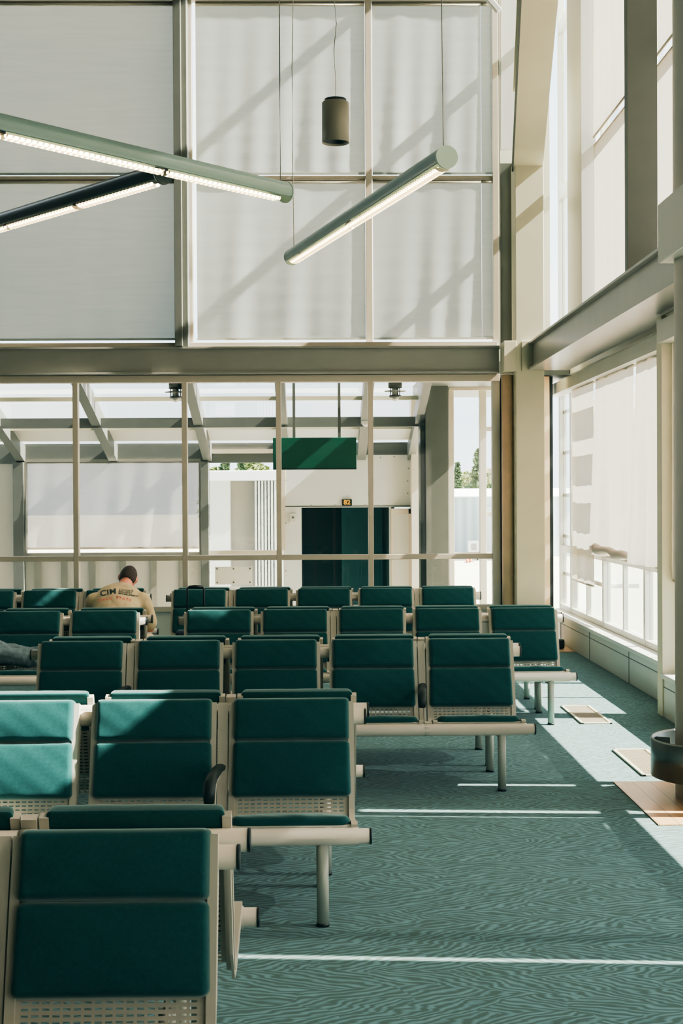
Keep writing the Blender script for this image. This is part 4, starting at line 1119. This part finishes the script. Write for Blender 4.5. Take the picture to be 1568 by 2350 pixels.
# person lying on the fourth-row left bench, only the jeans in view
ly = thing('person', (-2.6, 10.95, .43), 'reclining person in washed blue jeans stretched along a bench at the left edge', 'person')
def Q(x, y, z): return Vector((x+2.6, y-10.95, z-.43))
b2 = MB()
b2.tube([Q(-2.95, 10.95, .54), Q(-3.10, 10.95, .55), Q(-3.30, 10.96, .56), Q(-3.48, 10.97, .56), Q(-3.56, 10.97, .56)], [.14, .125, .15, .17, .08], 24, ry=[.10, .09, .10, .10, .07])
limb(b2, [Q(-3.55, 10.97, .57), Q(-3.66, 10.98, .59)], [.055, .052]); b2.ball(Q(-3.76, 10.98, .62), (.115, .078, .10), 20, 14); b2.ball(Q(-3.77, 10.98, .72), (.018, .012, .02))
for s_ in (-1, 1):
    y = 10.95+s_*.09
    limb(b2, [Q(-2.97, y, .53), Q(-2.62, y, .56), Q(-2.5, y, .56)], [.09, .075, .06]); limb(b2, [Q(-2.5, y, .56), Q(-2.25, y+.02, .52), Q(-2.06, y+.02, .50)], [.058, .055, .037])
    limb(b2, [Q(-2.06, y+.02, .50), Q(-2.02, y+.02, .60)], [.036, .03])
    limb(b2, [Q(-3.46, 10.97+s_*.17, .56), Q(-3.2, 10.97+s_*.21, .53), Q(-3.12, 10.97+s_*.16, .60)], [.052, .045, .036])
    hp = Q(-3.02, 10.97+s_*.06, .645); limb(b2, [Q(-3.12, 10.97+s_*.16, .60), hp], [.034, .026]); b2.ball(hp+Vector((.03, 0, .01)), (.045, .036, .018))
    for k in range(4): finger(b2, hp+Vector((.06, -s_*.01-.026+.017*k, .012)), (1, 0, 0), .3, (.06, .07, .068, .055)[k], .0085, 'Y')
    finger(b2, hp+Vector((.02, -s_*.03, .02)), (.7, -s_*.7, 0), .2, .05, .01, 'Y')
bb = b2.build('body', M['skin'], ly); remesh(bb, .009)
tp = MB(); tp.tube([Q(-2.93, 10.95, .54), Q(-3.10, 10.95, .55), Q(-3.30, 10.96, .56), Q(-3.48, 10.97, .56)], [.16, .145, .17, .185], 24, ry=[.118, .108, .118, .115])
for s_ in (-1, 1): limb(tp, [Q(-3.46, 10.97+s_*.17, .56), Q(-3.28, 10.97+s_*.20, .54)], [.068, .062])
tp = tp.build('t_shirt', M['navy'], ly); remesh(tp, .011)
jn = MB(); rnd = random.Random(5)
for s_ in (-1, 1):
    y = 10.95+s_*.085
    pts = [Q(-2.95, y, .525), Q(-2.75, y, .545), Q(-2.60, y, .555), Q(-2.50, y, .560), Q(-2.42, y, .545), Q(-2.32, y+.01, .525), Q(-2.22, y+.02, .515), Q(-2.12, y+.02, .505)]
    jn.tube(pts, [.105, .092, .083, .078, .074, .073, .068, .066], 18)
jn.ball(Q(-2.95, 10.95, .535), (.15, .17, .105))
jn = jn.build('jeans', M['denim'], ly); remesh(jn, .010, 3)
tx = bpy.data.textures.new('cloth_wrinkle', 'CLOUDS'); tx.noise_scale = .07
dm = jn.modifiers.new('wrinkle', 'DISPLACE'); dm.texture = tx; dm.strength = .035; dm.mid_level = .5
for s_ in (-1, 1):
    y = 10.97+s_*.09; MB().tube([Q(-2.05, y, .475), Q(-2.03, y, .54), Q(-2.02, y, .63)], [.045, .045, .035], 14).build('shoe', M['shoe'], ly)

# ------------------------------------------------------------------ suitcase
sc = thing('carry_on_suitcase', (-1.085, 12.78, 0), 'navy carry-on suitcase with raised black handle between the rear benches', 'suitcase')
MB().box((-.17, -.10, .05), (.17, .10, .54)).build('case', M['navy'], sc, bevel=.03, segs=4)
MB().tube([(-.075, .08, .54), (-.075, .08, .90), (-.068, .08, .915), (.068, .08, .915), (.075, .08, .90), (.075, .08, .54)], .010, 10).build('telescopic_handle', M['cap'], sc)
MB().tube([(-.06, .08, .917), (0, .08, .922), (.06, .08, .917)], .016, 12).build('grip', M['cap'], sc)
for x in (-.13, .13):
    for y in (-.07, .07): MB().tube([(x-.012, y, .03), (x+.012, y, .03)], .03, 14).build('wheel', M['cap'], sc)
bg = thing('duffel_bag', (-1.19, 12.33, 0), 'small dark bag on the floor at the aisle gap beside the suitcase', 'bag')
MB().tube([(-.0, -.2, .12), (0, -.16, .14), (0, .16, .14), (0, .2, .12)], [.09, .125, .125, .09], 20, ry=[.09, .12, .12, .09]).build('bag_body', M['navy'], bg)
MB().tube([(-.03, -.09, .25), (-.03, -.05, .33), (-.03, .05, .33), (-.03, .09, .25)], .010, 8).build('strap', M['white'], bg)

# ------------------------------------------------------------------ light
EL, AZM = math.radians(40.2), math.radians(4.6)
sd = bpy.data.lights.new('sun', 'SUN'); sd.energy = 55; sd.angle = math.radians(.6); sd.color = (1, .945, .85)
so_ = bpy.data.objects.new('sun', sd); COL.objects.link(so_)
dirv = Vector((-math.cos(EL)*math.cos(AZM), math.cos(EL)*math.sin(AZM), -math.sin(EL)))
so_.rotation_euler = dirv.to_track_quat('-Z', 'Y').to_euler(); so_.location = (30, 0, 30)

wd_ = bpy.data.worlds.new('sky'); scn.world = wd_; wd_.use_nodes = True; nt = wd_.node_tree; nt.nodes.clear()
ou = nt.nodes.new('ShaderNodeOutputWorld'); bgn = nt.nodes.new('ShaderNodeBackground'); tc = nt.nodes.new('ShaderNodeTexCoord')
nz = nt.nodes.new('ShaderNodeTexNoise'); nz.inputs['Scale'].default_value = 3.2; nz.inputs['Detail'].default_value = 6
mp = nt.nodes.new('ShaderNodeMapping'); mp.inputs['Scale'].default_value = (1, 1, 2.6)
nt.links.new(tc.outputs['Generated'], mp.inputs[0]); nt.links.new(mp.outputs[0], nz.inputs['Vector'])
rp = nt.nodes.new('ShaderNodeValToRGB'); nt.links.new(nz.outputs[0], rp.inputs[0])
rp.color_ramp.elements[0].position = .40; rp.color_ramp.elements[0].color = (.62, .74, .88, 1)
rp.color_ramp.elements[1].position = .62; rp.color_ramp.elements[1].color = (.95, .97, 1.0, 1)
nt.links.new(rp.outputs[0], bgn.inputs[0]); bgn.inputs[1].default_value = 4.6; nt.links.new(bgn.outputs[0], ou.inputs[0])

scn.cycles.use_denoising = True
scn.cycles.max_bounces = 10; scn.cycles.diffuse_bounces = 5; scn.cycles.transparent_max_bounces = 24
scn.cycles.sample_clamp_indirect = 6
scn.cycles.caustics_reflective = False; scn.cycles.caustics_refractive = False
vs_ = scn.view_settings
vs_.view_transform = 'AgX'; vs_.look = 'AgX - Medium High Contrast'; vs_.exposure = -0.07
vs_.use_curve_mapping = True
cm = vs_.curve_mapping
def setc(i, pts):
    c = cm.curves[i]
    c.points[0].location = pts[0]; c.points[-1].location = pts[-1]
    for p in pts[1:-1]: c.points.new(*p)
setc(0, [(0, 0), (.25, .235), (.6, .62), (1, 1)])
setc(1, [(0, .008), (.5, .50), (1, .995)])
setc(2, [(0, .01), (.3, .30), (1, .955)])
setc(3, [(0, 0), (.25, .225), (.70, .74), (1, 1)])
cm.update()
